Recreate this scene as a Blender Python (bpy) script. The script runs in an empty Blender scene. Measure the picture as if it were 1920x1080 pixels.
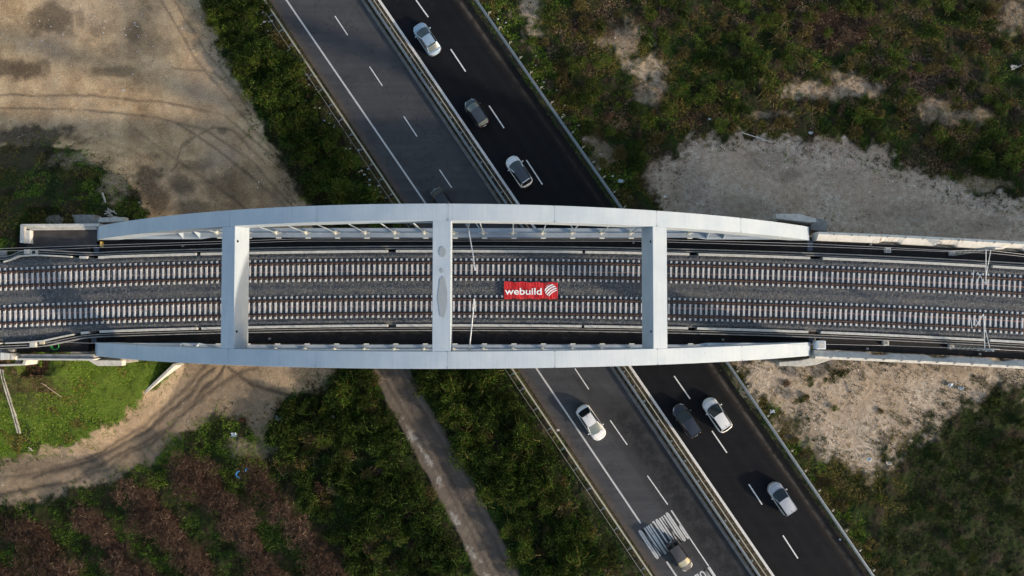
import bpy, bmesh, math, random
import numpy as np
from mathutils import Vector, Matrix, Euler
random.seed(7)
R = math.radians
S = bpy.context.scene
COL = S.collection

# ---------------------------------------------------------------- camera, sky, sun, exposure
H = 86.0; F = 1333.0
cam_d = bpy.data.cameras.new('camera'); cam = bpy.data.objects.new('camera', cam_d); COL.objects.link(cam)
cam_d.sensor_width = 36.0; cam_d.lens = 36.0*F/1920.0; cam_d.clip_end = 3000
cam.location = (0, 0, H)
cam.rotation_euler = (math.atan(40/F), -math.atan(8/F), 0)
S.camera = cam
w = bpy.data.worlds.new('World'); S.world = w; w.use_nodes = True
wn = w.node_tree.nodes; wl = w.node_tree.links
sky = wn.new('ShaderNodeTexSky'); sky.sky_type = 'NISHITA'; sky.sun_disc = False
SUN_EL = R(17.0); SUN_V = Vector((0.87, -0.49, 0)).normalized()
sky.sun_elevation = SUN_EL; sky.sun_rotation = math.atan2(SUN_V.x, SUN_V.y)
sky.air_density = 1.0; sky.dust_density = 1.2; sky.ozone_density = 1.0
wt = wn.new('ShaderNodeMix'); wt.data_type = 'RGBA'; wt.blend_type = 'MULTIPLY'; wt.inputs['Factor'].default_value = 1; wt.inputs[7].default_value = (1.0, .92, .82, 1)
wl.new(sky.outputs[0], wt.inputs[6]); wl.new(wt.outputs[2], wn['Background'].inputs[0]); wn['Background'].inputs[1].default_value = 0.15
sl = bpy.data.lights.new('sun', 'SUN'); sl.energy = 2.3; sl.angle = R(2.0); sl.color = (1.0, 0.84, 0.64)
so = bpy.data.objects.new('sun', sl); COL.objects.link(so)
sd = Vector((SUN_V.x*math.cos(SUN_EL), SUN_V.y*math.cos(SUN_EL), math.sin(SUN_EL)))
so.rotation_euler = sd.to_track_quat('Z', 'Y').to_euler(); so.location = (60, -40, 60)
S.view_settings.view_transform = 'Standard'; S.view_settings.look = 'None'
S.view_settings.exposure = 1.2; S.view_settings.gamma = 1.0
S.view_settings.use_curve_mapping = False

# ---------------------------------------------------------------- measuring helpers (photo pixel -> place at height z)
CR = cam.rotation_euler.to_matrix(); CRn = np.array(CR)
def W(px, py, z=0.0):
    d = CR @ Vector(((px-960)/F, -(py-540)/F, -1.0))
    t = (z-H)/d.z
    return Vector((d.x*t, d.y*t, z))
def proj(X, Y, Z):
    p = np.stack([X, Y, Z-H], -1) @ CRn          # = CR^T applied
    return 960+F*p[..., 0]/-p[..., 2], 540-F*p[..., 1]/-p[..., 2]

# ---------------------------------------------------------------- object helpers
def setp(o, label=None, cat=None, group=None, kind=None):
    if label: o['label'] = label
    if cat: o['category'] = cat
    if group: o['group'] = group
    if kind: o['kind'] = kind
    return o
def empty(name, loc, label=None, cat=None, group=None, rz=0):
    o = bpy.data.objects.new(name, None); COL.objects.link(o)
    o.location = loc; o.rotation_euler = (0, 0, rz); o.empty_display_size = 0.3
    return setp(o, label, cat, group)
WM = {}
def link(name, me, parent=None, local=False):
    o = bpy.data.objects.new(name, me); COL.objects.link(o)
    if parent is not None:
        o.parent = parent
        if not local:                      # mesh given in world coordinates
            m = Matrix.LocRotScale(parent.location, parent.rotation_euler, None) if parent.type == 'EMPTY' else Matrix.Identity(4)
            if parent.type == 'EMPTY': o.matrix_parent_inverse = m.inverted()
    return o
class MB:
    def __init__(s): s.v = []; s.f = []; s.m = []
    def add(s, vs, fs, mi=0):
        b = len(s.v); s.v += [tuple(x) for x in vs]
        s.f += [tuple(i+b for i in f) for f in fs]; s.m += [mi]*len(fs)
    def box(s, c, d, rz=0, mi=0, M=None):
        hx, hy, hz = d[0]/2, d[1]/2, d[2]/2
        vs = [Vector((x*hx, y*hy, z*hz)) for z in (-1, 1) for x, y in ((-1,-1),(1,-1),(1,1),(-1,1))]
        Q = M if M is not None else Matrix.Rotation(rz, 3, 'Z')
        c = Vector(c)
        s.add([Q @ v + c for v in vs], [(3,2,1,0),(4,5,6,7),(0,1,5,4),(1,2,6,5),(2,3,7,6),(3,0,4,7)], mi)
    def bar(s, a, b, w_, h_, mi=0):       # box bar from a to b
        a = Vector(a); b = Vector(b); d = b-a; L = d.length; x = d/L
        up = Vector((0,0,1)) if abs(x.z) < .95 else Vector((0,1,0))
        y = up.cross(x).normalized(); z = x.cross(y)
        M = Matrix((x, y, z)).transposed()
        s.box((a+b)/2, (L, w_, h_), M=M, mi=mi)
    def tube(s, a, b, r, n=8, r2=None, mi=0):
        a = Vector(a); b = Vector(b); x = (b-a).normalized(); r2 = r if r2 is None else r2
        up = Vector((0,0,1)) if abs(x.z) < .95 else Vector((0,1,0))
        y = up.cross(x).normalized(); z = x.cross(y)
        vs = []
        for p, q in ((a, r), (b, r2)):
            for k in range(n):
                t = 2*math.pi*k/n; vs.append(p+y*math.cos(t)*q+z*math.sin(t)*q)
        fs = [(k, (k+1) % n, n+(k+1) % n, n+k) for k in range(n)]+[tuple(range(n-1, -1, -1)), tuple(range(n, 2*n))]
        s.add(vs, fs, mi)
    def prism(s, pts, z0, z1, mi=0):
        n = len(pts)
        A = sum(pts[i][0]*pts[(i+1) % n][1]-pts[(i+1) % n][0]*pts[i][1] for i in range(n))
        if A < 0: pts = pts[::-1]
        zz1 = z1 if hasattr(z1, '__len__') else [z1]*n
        if A < 0 and hasattr(z1, '__len__'): zz1 = z1[::-1]
        vs = [(p[0], p[1], z0) for p in pts]+[(p[0], p[1], z) for p, z in zip(pts, zz1)]
        s.add(vs, [tuple(range(n-1, -1, -1)), tuple(range(n, 2*n))]+[(i, (i+1) % n, n+(i+1) % n, n+i) for i in range(n)], mi)
    def sweep(s, path, prof, mi=0, closed=True, cap=True):
        # path: points; prof: (side, up) pairs, side = left of travel
        n = len(prof); P = [Vector(p) for p in path]; vs = []
        for i, p in enumerate(P):
            t = (P[min(i+1, len(P)-1)]-P[max(i-1, 0)]); t.z = 0; t.normalize()
            l = Vector((-t.y, t.x, 0))
            pr = prof(i) if callable(prof) else prof
            n = len(pr)
            vs += [p+l*a+Vector((0, 0, b)) for a, b in pr]
        fs = []
        for i in range(len(P)-1):
            for k in range(n if closed else n-1):
                k2 = (k+1) % n
                fs.append((i*n+k, i*n+k2, (i+1)*n+k2, (i+1)*n+k))
        if cap and closed:
            fs += [tuple(range(n-1, -1, -1)), tuple(range((len(P)-1)*n, len(P)*n))]
        s.add(vs, fs, mi)
    def build(s, name, mats, parent=None, local=False, smooth=False, bevel=0, fix=True):
        me = bpy.data.meshes.new(name); me.from_pydata(s.v, [], s.f)
        mats = mats if isinstance(mats, (list, tuple)) else [mats]
        for m in mats: me.materials.append(m)
        if len(mats) > 1: me.polygons.foreach_set('material_index', s.m)
        if fix or bevel:
            bm = bmesh.new(); bm.from_mesh(me)
            if fix: bmesh.ops.recalc_face_normals(bm, faces=bm.faces)
            if bevel:
                ed = [e for e in bm.edges if len(e.link_faces) == 2 and e.calc_face_angle(0) > 0.5]
                bmesh.ops.bevel(bm, geom=ed, offset=bevel, segments=2, affect='EDGES', profile=.5, clamp_overlap=True)
            bm.to_mesh(me); bm.free()
        if smooth: me.polygons.foreach_set('use_smooth', [True]*len(me.polygons))
        return link(name, me, parent, local)
def np_mesh(name, V, Q, mats, cols=None, colname='tint', smooth=False):
    me = bpy.data.meshes.new(name); k = Q.shape[1]
    me.vertices.add(len(V)); me.vertices.foreach_set('co', V.astype(np.float32).ravel())
    me.loops.add(Q.size); me.loops.foreach_set('vertex_index', Q.astype(np.int32).ravel())
    me.polygons.add(len(Q)); me.polygons.foreach_set('loop_start', np.arange(0, Q.size, k, dtype=np.int32))
    me.polygons.foreach_set('loop_total', np.full(len(Q), k, dtype=np.int32))
    me.update(calc_edges=True)
    if smooth: me.polygons.foreach_set('use_smooth', np.ones(len(Q), dtype=bool))
    for m in (mats if isinstance(mats, (list, tuple)) else [mats]): me.materials.append(m)
    if cols is not None:
        for nm, c in (cols.items() if isinstance(cols, dict) else ((colname, cols),)):
            a = me.color_attributes.new(nm, 'FLOAT_COLOR', 'POINT'); a.data.foreach_set('color', c.astype(np.float32).ravel())
    return me

# ---------------------------------------------------------------- numpy noise
def vnoise(x, y, seed):
    g = np.random.default_rng(seed).random((256, 256))
    xi = np.floor(x).astype(int); yi = np.floor(y).astype(int); fx = x-xi; fy = y-yi
    fx = fx*fx*(3-2*fx); fy = fy*fy*(3-2*fy)
    a = g[xi & 255, yi & 255]; b = g[(xi+1) & 255, yi & 255]; c = g[xi & 255, (yi+1) & 255]; d = g[(xi+1) & 255, (yi+1) & 255]
    return (a*(1-fx)+b*fx)*(1-fy)+(c*(1-fx)+d*fx)*fy
def fbm(x, y, seed, octs=4, gain=.5):
    s = 0; a = 1; t = 0
    for o in range(octs):
        s = s+a*vnoise(x*2**o+o*17.3, y*2**o+o*9.1, seed+o); t += a; a *= gain
    return s/t
def sst(a, b, x):
    t = np.clip((x-a)/(b-a), 0, 1); return t*t*(3-2*t)
def sdist(px, py, poly):               # signed distance to polygon, inside positive
    d = np.full(px.shape, 1e9); ins = np.zeros(px.shape, bool); n = len(poly)
    for i in range(n):
        ax, ay = poly[i]; bx, by = poly[(i+1) % n]
        ex, ey = bx-ax, by-ay
        t = np.clip(((px-ax)*ex+(py-ay)*ey)/(ex*ex+ey*ey+1e-9), 0, 1)
        d = np.minimum(d, (px-ax-t*ex)**2+(py-ay-t*ey)**2)
        if ay != by:
            c = ((ay > py) != (by > py)) & (px < ex*(py-ay)/ey+ax); ins ^= c
    return np.where(ins, np.sqrt(d), -np.sqrt(d))
def ldist(px, py, pl):
    d = np.full(px.shape, 1e9)
    for (ax, ay), (bx, by) in zip(pl[:-1], pl[1:]):
        ex, ey = bx-ax, by-ay
        t = np.clip(((px-ax)*ex+(py-ay)*ey)/(ex*ex+ey*ey+1e-9), 0, 1)
        d = np.minimum(d, (px-ax-t*ex)**2+(py-ay-t*ey)**2)
    return np.sqrt(d)

# ---------------------------------------------------------------- material helpers
class NT:
    def __init__(s, name):
        s.mat = bpy.data.materials.new(name); s.mat.use_nodes = True
        s.t = s.mat.node_tree; s.n = s.t.nodes; s.l = s.t.links
        s.b = s.n['Principled BSDF']; s._co = None
    def new(s, k, **kw):
        o = s.n.new(k)
        for a, b in kw.items(): setattr(o, a, b)
        return o
    def put(s, sock, v):
        if isinstance(v, (int, float)): sock.default_value = v
        elif isinstance(v, (tuple, list)): sock.default_value = tuple(v)+((1,) if len(v) == 3 and len(sock.default_value) == 4 else ())
        else: s.l.new(v, sock)
    def co(s, obj=False):
        if s._co is None: s._co = s.new('ShaderNodeTexCoord')
        if obj: return s._co.outputs['Object']
        if not hasattr(s, '_g'): s._g = s.new('ShaderNodeNewGeometry')
        return s._g.outputs['Position']
    def noise(s, scale, detail=4, rough=.6, vec=None, dist=0):
        o = s.new('ShaderNodeTexNoise'); s.l.new(vec or s.co(), o.inputs['Vector'])
        o.inputs['Scale'].default_value = scale; o.inputs['Detail'].default_value = detail
        o.inputs['Roughness'].default_value = rough; o.inputs['Distortion'].default_value = dist
        return o.outputs['Fac']
    def voro(s, scale, out='Distance', vec=None, rnd=1):
        o = s.new('ShaderNodeTexVoronoi'); s.l.new(vec or s.co(), o.inputs['Vector']); o.inputs['Scale'].default_value = scale
        o.inputs['Randomness'].default_value = rnd
        return o.outputs[out]
    def ramp(s, v, stops, interp='LINEAR'):
        o = s.new('ShaderNodeValToRGB'); s.l.new(v, o.inputs[0]); cr = o.color_ramp; cr.interpolation = interp
        while len(cr.elements) < len(stops): cr.elements.new(.5)
        for e, (p, c) in zip(cr.elements, stops):
            e.position = p; e.color = (c, c, c, 1) if isinstance(c, (int, float)) else tuple(c)+(1,)
        return o.outputs[0]
    def math(s, op, a, b=0.0, clamp=False):
        o = s.new('ShaderNodeMath', operation=op, use_clamp=clamp); s.put(o.inputs[0], a); s.put(o.inputs[1], b); return o.outputs[0]
    def mix(s, f, a, b, mode='MIX'):
        o = s.new('ShaderNodeMix', data_type='RGBA', blend_type=mode)
        s.put(o.inputs['Factor'], f); s.put(o.inputs[6], a); s.put(o.inputs[7], b); return o.outputs[2]
    def attr(s, name):
        o = s.new('ShaderNodeAttribute', attribute_name=name)
        q = s.new('ShaderNodeSeparateColor'); s.l.new(o.outputs['Color'], q.inputs[0])
        return q.outputs[0], q.outputs[1], q.outputs[2], o.outputs['Alpha'], o.outputs['Color']
    def mapv(s, scale, vec=None, rot=(0, 0, 0)):
        o = s.new('ShaderNodeMapping'); s.l.new(vec or s.co(), o.inputs[0]); o.inputs['Scale'].default_value = scale
        o.inputs['Rotation'].default_value = rot; return o.outputs[0]
    def bump(s, h, strength=.5, dist=.05):
        o = s.new('ShaderNodeBump'); o.inputs['Strength'].default_value = strength; o.inputs['Distance'].default_value = dist
        s.put(o.inputs['Height'], h); s.l.new(o.outputs[0], s.b.inputs['Normal'])
    def out(s, col, rough=.8, metal=0, spec=.5):
        s.put(s.b.inputs['Base Color'], col); s.put(s.b.inputs['Roughness'], rough); s.put(s.b.inputs['Metallic'], metal)
        s.b.inputs['Specular IOR Level'].default_value = spec
        return s.mat
def simple(name, col, rough=.6, metal=0, var=.15, scale=3.0, spec=.5):
    t = NT(name); n = t.noise(scale, 5, .65)
    f = t.ramp(n, [(.3, 1-var), (.7, 1+var*.5)])
    return t.out(t.mix(1, tuple(col), f, 'MULTIPLY'), rough, metal, spec)
# ---------------------------------------------------------------- ground regions, in photo pixels at ground level
DIRT = [(-2500,-1500),(330,-1500),(360,-60),(382,0),(402,60),(436,130),(482,215),(530,300),(575,375),(600,500),(640,640),(622,700),(585,735),(530,745),(515,795),(492,830),(462,800),(430,775),(380,795),(345,815),(300,858),(255,885),(180,912),(80,935),(-60,955),(-2500,1100),
 (-2500,880),(-100,874),(0,860),(60,850),(130,836),(200,802),(240,775),(258,750),(330,700),(345,640),(335,560),(330,480),(300,425),(262,385),(240,345),(205,312),(160,288),(90,272),(0,266),(-2500,240)]
GRAVR = [(1215,330),(1232,300),(1272,275),(1290,246),(1350,256),(1400,248),(1440,264),(1560,262),(1640,278),(1700,310),(1790,338),(1840,352),(1930,362),(2300,380),(3500,500),(3500,640),(1500,640),(1320,560),(1270,440),(1232,385)]
GRAVB = [(1385,680),(1470,672),(1600,655),(3500,655),(3500,700),(2300,700),(1960,716),(1880,726),(1800,745),(1745,772),(1712,800),(1690,832),(1672,862),(1620,880),(1570,882),(1535,850),(1490,800),(1440,745)]
LANE = [(640,560),(740,560),(768,690),(800,755),(842,822),(880,890),(928,985),(975,1080),(1100,1330),(1400,2000),(1250,2000),(1000,1330),(895,1080),(862,1010),(832,950),(788,870),(740,785),(695,690)]
# highway lines, photo pixels at road level
def ext(p):
    (x0, y0), (x1, y1) = p[0], p[1]; (x2, y2), (x3, y3) = p[-2], p[-1]
    a = -2200; b = 3000
    return [(x0+(x1-x0)*(a-y0)/(y1-y0), a)]+list(p)+[(x3+(x3-x2)*(b-y3)/(y3-y2), b)]
LE = ext([(504,0),(756,380),(970,692),(1229,1080)])      # left carriageway, outer asphalt edge
LM = ext([(680,0),(937,380),(1147,688),(1412,1080)])     # its median edge
RM = ext([(707,0),(966,380),(1178,688),(1446,1080)])     # right carriageway, median edge
RE = ext([(860,0),(1127,380),(1331,683),(1604,1068)])    # its outer asphalt edge
GL = ext([(496,0),(749,380),(960,691),(1222,1080)])      # outer guardrails
GR = ext([(893,0),(1158,380),(1366,683),(1637,1080)])
MA = ext([(692,0),(948,380),(1159,688),(1424,1080)])     # median rails
MBr = ext([(701,0),(959,380),(1171,688),(1437,1080)])
ELL = ext([(537,0),(797,380),(1006,691),(1268,1080)])
def xat(pl, y):
    ys = [p[1] for p in pl]; xs = [p[0] for p in pl]
    return np.interp(y, ys, xs)
def hgt(X, Y):
    """embankment behind the left abutment, plus gentle relief"""
    ax, cy, hw = -51.8, 2.0, 6.9
    dx = np.maximum(X-ax, 0); dy = np.maximum(np.abs(Y-cy)-hw, 0)
    d = np.sqrt(dx*dx+dy*dy)+(fbm(X*.15, Y*.15, 5)-.5)*2.0
    h = 8.8*np.clip(1-d/12.5, 0, 1)
    h = np.where((X > -53.5) & (np.abs(Y-cy) < 9.3), np.minimum(h, 6.6), h)
    h = h+ .25*sst(-2, 2, 12.5-d)*(fbm(X*.5, Y*.5, 8)-.5)
    return h
def regions(px, py, X, Y, noise=True):
    n1 = (fbm(X*.35, Y*.35, 11, 5, .6)-.5) if noise else 0
    n2 = (fbm(X*1.1, Y*1.1, 21, 4, .6)-.5) if noise else 0
    r = {}
    r['dirt'] = sst(-4, 5, sdist(px, py, DIRT)+n1*34+n2*26)
    g1 = sdist(px, py, GRAVR)+n1*60+n2*40; g2 = sdist(px, py, GRAVB)+n1*110+n2*80
    r['grav'] = np.maximum(sst(-6, 8, g1), sst(-26, 22, g2))
    r['lane'] = sst(-2, 3, sdist(px, py, LANE)+n2*7)
    pale = [(995,30,22,46,.9),(1175,80,38,26,.75),(1210,130,34,30,.9),(1225,165,30,22,.6),(1520,172,52,15,.95),(1600,165,42,14,.9),(1570,140,18,14,.8),
            (1800,220,55,14,.7),(1755,205,30,20,.6),(1895,30,25,25,.6),(1560,440,60,40,.8),(1110,262,14,12,.8),(1225,330,14,22,.9),(1130,290,18,18,.7),(470,840,40,16,.6),(1840,345,40,10,.6),(1430,150,16,12,.5),(1440,215,30,9,.5),
            (170,300,50,13,.55),(215,340,22,26,.6),(590,715,25,20,.5)]
    q = np.zeros_like(px)
    for cx, cy, rx, ry, a in pale:
        dd = np.sqrt(((px-cx)/rx)**2+((py-cy)/ry)**2)+n1*1.6+n2*2.0
        q = np.maximum(q, a*.92*sst(1.45, .45, dd))
    r['pale'] = q
    road = (px > xat(LE, py)-3) & (px < xat(RE, py)+17)
    r['road'] = road
    r['verge'] = np.maximum(sst(28, 8, np.abs(px-xat(GL, py)+4)), sst(34, 6, np.abs(px-xat(RE, py)-6)))
    r['veg'] = np.clip(1-np.maximum.reduce([r['dirt'], r['grav'], r['lane'], r['pale']]), 0, 1)*(~road)
    # orchard: bottom left, bands of bare trees running down to the right
    orch = sst(0, 40, sdist(px, py, [(-400,960),(0,955),(180,922),(260,890),(350,822),(450,840),(510,860),(560,930),(640,1010),(720,1120),(900,1500),(-400,1500)]))
    r['orch'] = orch
    band = .5+.5*np.cos(((px*.80-py*.60)+n1*50)*2*math.pi/104+1.9)
    r['band'] = band*orch
    r['edge'] = np.maximum(sst(34, 2, sdist(px, py, DIRT)+n1*40)*(r['dirt'] > .2), sst(60, 4, np.maximum(g1, g2))*(r['grav'] > .2))
    return r

# ---------------------------------------------------------------- ground sheet
xs = np.arange(-66, 65, .15); ys = np.arange(-36.5, 41.5, .15)
def grow(a):
    st = .3; out = []; v = 0
    while v < 900: v += st; st *= 1.22; out.append(v)
    return np.concatenate([a[0]-np.array(out[::-1]), a, a[-1]+np.array(out)])
gx = grow(xs); gy = grow(ys)
GX, GY = np.meshgrid(gx, gy, indexing='ij')
GZ = hgt(GX, GY)
PX, PY = proj(GX, GY, GZ)
rg = regions(PX, PY, GX, GY)
fine = fbm(GX*2.2, GY*2.2, 31, 3, .6)-.5; mid = fbm(GX*.5, GY*.5, 41, 4, .55)-.5
roadw = sst(-14, 3, np.minimum(PX-xat(LE, PY), xat(RE, PY)+13-PX))
GZ = GZ + (fine*.16+mid*.9*rg['veg'])*(1-roadw)*np.where(rg['veg'] > .4, 1, .45) - .07*roadw
# wheel ruts in the two dirt tracks
RUT = [[(-60,905),(90,884),(190,850),(270,800),(335,740),(385,690),(430,600)],[(-60,935),(100,910),(200,880),(285,828),(350,765),(415,700),(470,600)],[(60,895),(180,862),(270,812),(350,745),(400,690)],
       [(540,740),(470,720),(430,690)],[(150,890),(260,838),(330,785),(420,715),(480,690)]]
RUT2 = [[(-60,205),(120,203),(260,215),(380,240),(470,300),(560,400)],[(-60,180),(150,178),(300,190),(420,215),(520,300),(590,390)],[(250,240),(330,300),(420,360),(470,400)],[(330,130),(400,136),(440,165),(468,215)],
        [(320,320),(345,270),(400,238),(450,250),(490,300)],[(345,275),(395,240),(440,246),(470,280)],[(330,230),(400,275),(470,330),(540,390)],[(300,0),(360,100),(430,190),(520,290)],[(325,0),(392,105),(452,180),(540,285)]]
rut = np.zeros_like(GX)
jx = (fbm(GX*.4, GY*.4, 51)-.5)*16
for k, pl in enumerate(RUT+RUT2):
    d = ldist(PX+jx, PY+jx*.6, pl); wd = (4.2 if k < 5 else 2.4)
    rut = np.maximum(rut, (1.0 if k < 5 else .75)*np.exp(-(d/wd)**2)*(.35+1.1*fbm(GX*.25, GY*.25, 61+k)))
for k, off in enumerate((-24, -10, 12, 26)):
    d = np.abs(PX-(np.interp(PY, [560, 690, 755, 822, 890, 985, 1080, 2000], [690, 732, 770, 812, 850, 900, 948, 1400])+off)+jx*.4)
    rut = np.maximum(rut, .9*np.exp(-(d/3.4)**2)*rg['lane']*(.3+fbm(GX*.2, GY*.2, 71+k)))
GZ = GZ-.05*rut*np.maximum(rg['dirt'], rg['lane'])
dark = np.zeros_like(GX)
for cx, cy, rx, ry, a in [(75,255,90,22,1),(60,30,0,0,0),(98,38,48,34,.75),(30,128,52,24,.85),(82,128,18,18,.55),(250,55,16,20,.45),(272,330,34,40,.9),(300,370,30,26,.8),(345,352,36,24,.7),(395,360,34,26,.6),(180,58,14,10,.4),(455,215,17,16,.6),(415,245,13,10,.6),
        (440,350,95,52,.6),(370,310,40,18,.5),(520,340,60,60,.4),(360,385,60,22,.7),(235,95,40,16,.35),(215,135,48,11,.55),(520,370,50,30,.35),(150,35,12,22,.5),(300,90,40,16,.3),(40,870,60,16,.3),(440,740,90,30,.15),(200,300,20,22,.3),(55,300,100,24,.6),(130,875,60,14,.3),(260,240,28,26,.3),(1290,345,50,45,.35),(1430,300,50,22,.35),(1380,395,110,26,.3),(1560,330,60,18,.2),(1700,400,70,22,.25),(1480,330,26,14,.45),(1860,420,60,16,.3),(1780,690,60,12,.3),(1500,800,40,26,.25),(1600,790,40,30,.2)]:
    if rx == 0: continue
    dd = np.sqrt(((PX-cx)/rx)**2+((PY-cy)/ry)**2)+(fbm(GX*.45, GY*.45, 81, 5, .65)-.5)*1.9
    dark = np.maximum(dark, a*sst(1.15, .5, dd))
ruddy = np.zeros_like(GX)
for cx, cy, rx, ry, a in [(1560,50,75,45,1),(1450,60,60,60,.35),(1745,140,110,38,.8),(1640,30,60,40,.4),(1130,40,90,50,.35),(1300,190,60,40,.4),(1780,180,90,35,.5),(60,740,70,45,.6),(1100,200,60,60,.3),(1560,960,60,40,.4)]:
    dd = np.sqrt(((PX-cx)/rx)**2+((PY-cy)/ry)**2)+(fbm(GX*.5, GY*.5, 91, 4, .6)-.5)*1.4
    ruddy = np.maximum(ruddy, a*sst(1.2, .4, dd))
slopem = ((PX < 345) & (PY > 660) & (PY < 870)).astype(float)*sst(.30, .45, fbm(GX*.5, GY*.5, 97, 4, .6))
gm = np.stack([rg['dirt'], rg['grav'], rg['veg'], slopem], -1).reshape(-1, 4)
g2 = np.stack([dark, rut, np.maximum(rg['lane'], 0), np.ones_like(GX)], -1).reshape(-1, 4)
g3 = np.stack([np.maximum(ruddy, rg['band']), rg['pale'], rg['verge']*(1-rg['dirt']), np.ones_like(GX)], -1).reshape(-1, 4)
j1 = (fbm(GX*.9, GY*.9, 95, 4, .65)-.5)
lp = .8*sst(7, 2, ldist(PX, PY, [(748,772),(775,822),(808,870),(835,925),(862,985),(885,1040),(905,1075),(960,1180)])+j1*26)*sst(.50, .60, fbm(GX*.6, GY*.6, 96, 4, .65))
lw = sst(11, 4, ldist(PX, PY, [(735,700),(765,740),(800,795),(828,850),(850,905),(880,955),(915,1020),(960,1100)])+j1*22)
lw = np.maximum(lw*.8, sst(16, 8, ldist(PX, PY, [(815,835),(850,900),(900,975),(930,1040)])+j1*20)*.5)
g4 = np.stack([lp, lw, sst(14, 4, np.abs(PX-xat(RE, PY)-22)), sst(640, 720, PY)*(1-.75*sst(120, 0, np.hypot((PX-560), (PY-735)*1.6)))], -1).reshape(-1, 4)
nx, ny = GX.shape
ii = np.arange(nx*ny).reshape(nx, ny)
Q = np.stack([ii[:-1, :-1], ii[1:, :-1], ii[1:, 1:], ii[:-1, 1:]], -1).reshape(-1, 4)
V = np.stack([GX, GY, GZ], -1).reshape(-1, 3)

# ground material
t = NT('earth')
dirt, grav, veg, slp, _ = t.attr('ga'); dk, rt, lane, _, _ = t.attr('gb'); rud, pal, vrg, _, _ = t.attr('gc')
nA = t.noise(.55, 8, .62); nB = t.noise(3.2, 6, .7); nC = t.noise(14, 4, .7); nD = t.noise(.12, 4, .5)
v1 = t.voro(7.5); v2 = t.voro(16)
lpa, lwe, dvg, lowd, _ = t.attr('gd')
nF = t.noise(6.5, 5, .8); nG = t.noise(1.5, 6, .7); nA2 = t.noise(.28, 10, .72); tan = t.ramp(nA2, [(.34, (.19,.125,.072)), (.48, (.41,.29,.175)), (.64, (.66,.50,.32))])
tan = t.mix(t.ramp(nB, [(.3, .0), (.7, .45)]), tan, (.45,.34,.23))
tan = t.mix(t.math('MULTIPLY', t.ramp(nD, [(.45, 0), (.62, 1)]), .5), tan, (.36,.30,.245))
tan = t.mix(t.math('MULTIPLY', t.ramp(v1, [(.05, 1), (.14, 0)]), t.ramp(t.noise(.8, 3), [(.5, 0), (.62, .8)])), tan, (.07,.05,.035))
tan = t.mix(1, tan, (1.0,.955,.88), 'MULTIPLY')
tan = t.mix(1, tan, t.ramp(nF, [(.34, .62), (.5, 1.0), (.66, 1.35)]), 'MULTIPLY')
tan = t.mix(t.math('MULTIPLY', lowd, .72), tan, t.mix(t.ramp(nG, [(.35, 0), (.65, 1)]), (.125,.098,.072), (.24,.19,.14)))
gry = t.ramp(nG, [(.32, (.30,.235,.175)), (.5, (.48,.395,.315)), (.70, (.64,.57,.48))])
gry = t.mix(t.ramp(nF, [(.36, .75), (.52, 0)]), gry, (.13,.105,.08))
gry = t.mix(t.ramp(v2, [(.06, .8), (.18, 0)]), gry, (.60,.56,.50))
gry = t.mix(t.ramp(nD, [(.4, 0), (.6, .5)]), gry, (.34,.25,.165))
soil = t.ramp(nB, [(.3, (.010,.008,.005)), (.55, (.026,.020,.011)), (.8, (.07,.05,.028))])
grn = t.ramp(nB, [(.3, (.006,.012,.002)), (.6, (.018,.034,.004)), (.8, (.045,.07,.010))])
rsoil = t.ramp(nC, [(.3, (.020,.011,.008)), (.6, (.050,.028,.019)), (.8, (.11,.07,.048))])
base = t.mix(t.ramp(nA, [(.4, 0), (.55, 1)]), soil, grn)
base = t.mix(t.math('MULTIPLY', slp, .9), base, t.ramp(nF, [(.3, (.025,.045,.006)), (.55, (.055,.095,.010)), (.75, (.11,.15,.025))]))
base = t.mix(t.math('MULTIPLY', rud, .85), base, rsoil)
verge = t.mix(t.ramp(nC, [(.4, 0), (.6, 1)]), (.055,.045,.03), (.13,.10,.065))
base = t.mix(t.math('MULTIPLY', vrg, t.ramp(nB, [(.35, .2), (.65, .9)])), base, verge)
base = t.mix(pal, base, t.mix(.35, gry, tan))
lanec = t.mix(t.ramp(nA, [(.35, 0), (.65, 1)]), (.115,.094,.076), (.175,.145,.118))
lanec = t.mix(t.ramp(nC, [(.4, .35), (.6, 0)]), lanec, (.07,.06,.05))
base = t.mix(dvg, base, t.mix(t.ramp(nC, [(.4, 0), (.65, 1)]), (.022,.019,.016), (.075,.062,.05)))
base = t.mix(dirt, base, tan); base = t.mix(grav, base, gry)
lanec = t.mix(t.math('MULTIPLY', lwe, .75), lanec, (.055,.048,.045)); lanec = t.mix(t.math('MULTIPLY', lpa, t.ramp(nB, [(.4, .2), (.55, 1)])), lanec, (.37,.36,.34))
base = t.mix(lane, base, lanec)
dsoil = t.ramp(nC, [(.3, (.035,.026,.018)), (.7, (.09,.068,.048))])
base = t.mix(t.math('MULTIPLY', dk, t.ramp(nB, [(.3, .7), (.6, 1)])), base, dsoil)
base = t.mix(t.math('MULTIPLY', rt, .75), base, (.062,.048,.038))
t.bump(t.math('ADD', t.math('MULTIPLY', nC, .5), t.math('MULTIPLY', nB, .9)), .9, .16)
earth = t.out(base, .95, 0, .2)
me = np_mesh('ground', V, Q, earth, {'ga': gm, 'gb': g2, 'gc': g3, 'gd': g4}, smooth=True)
ground = setp(link('ground', me), kind='structure')
del gm, g2, g3, PX, PY

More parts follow.
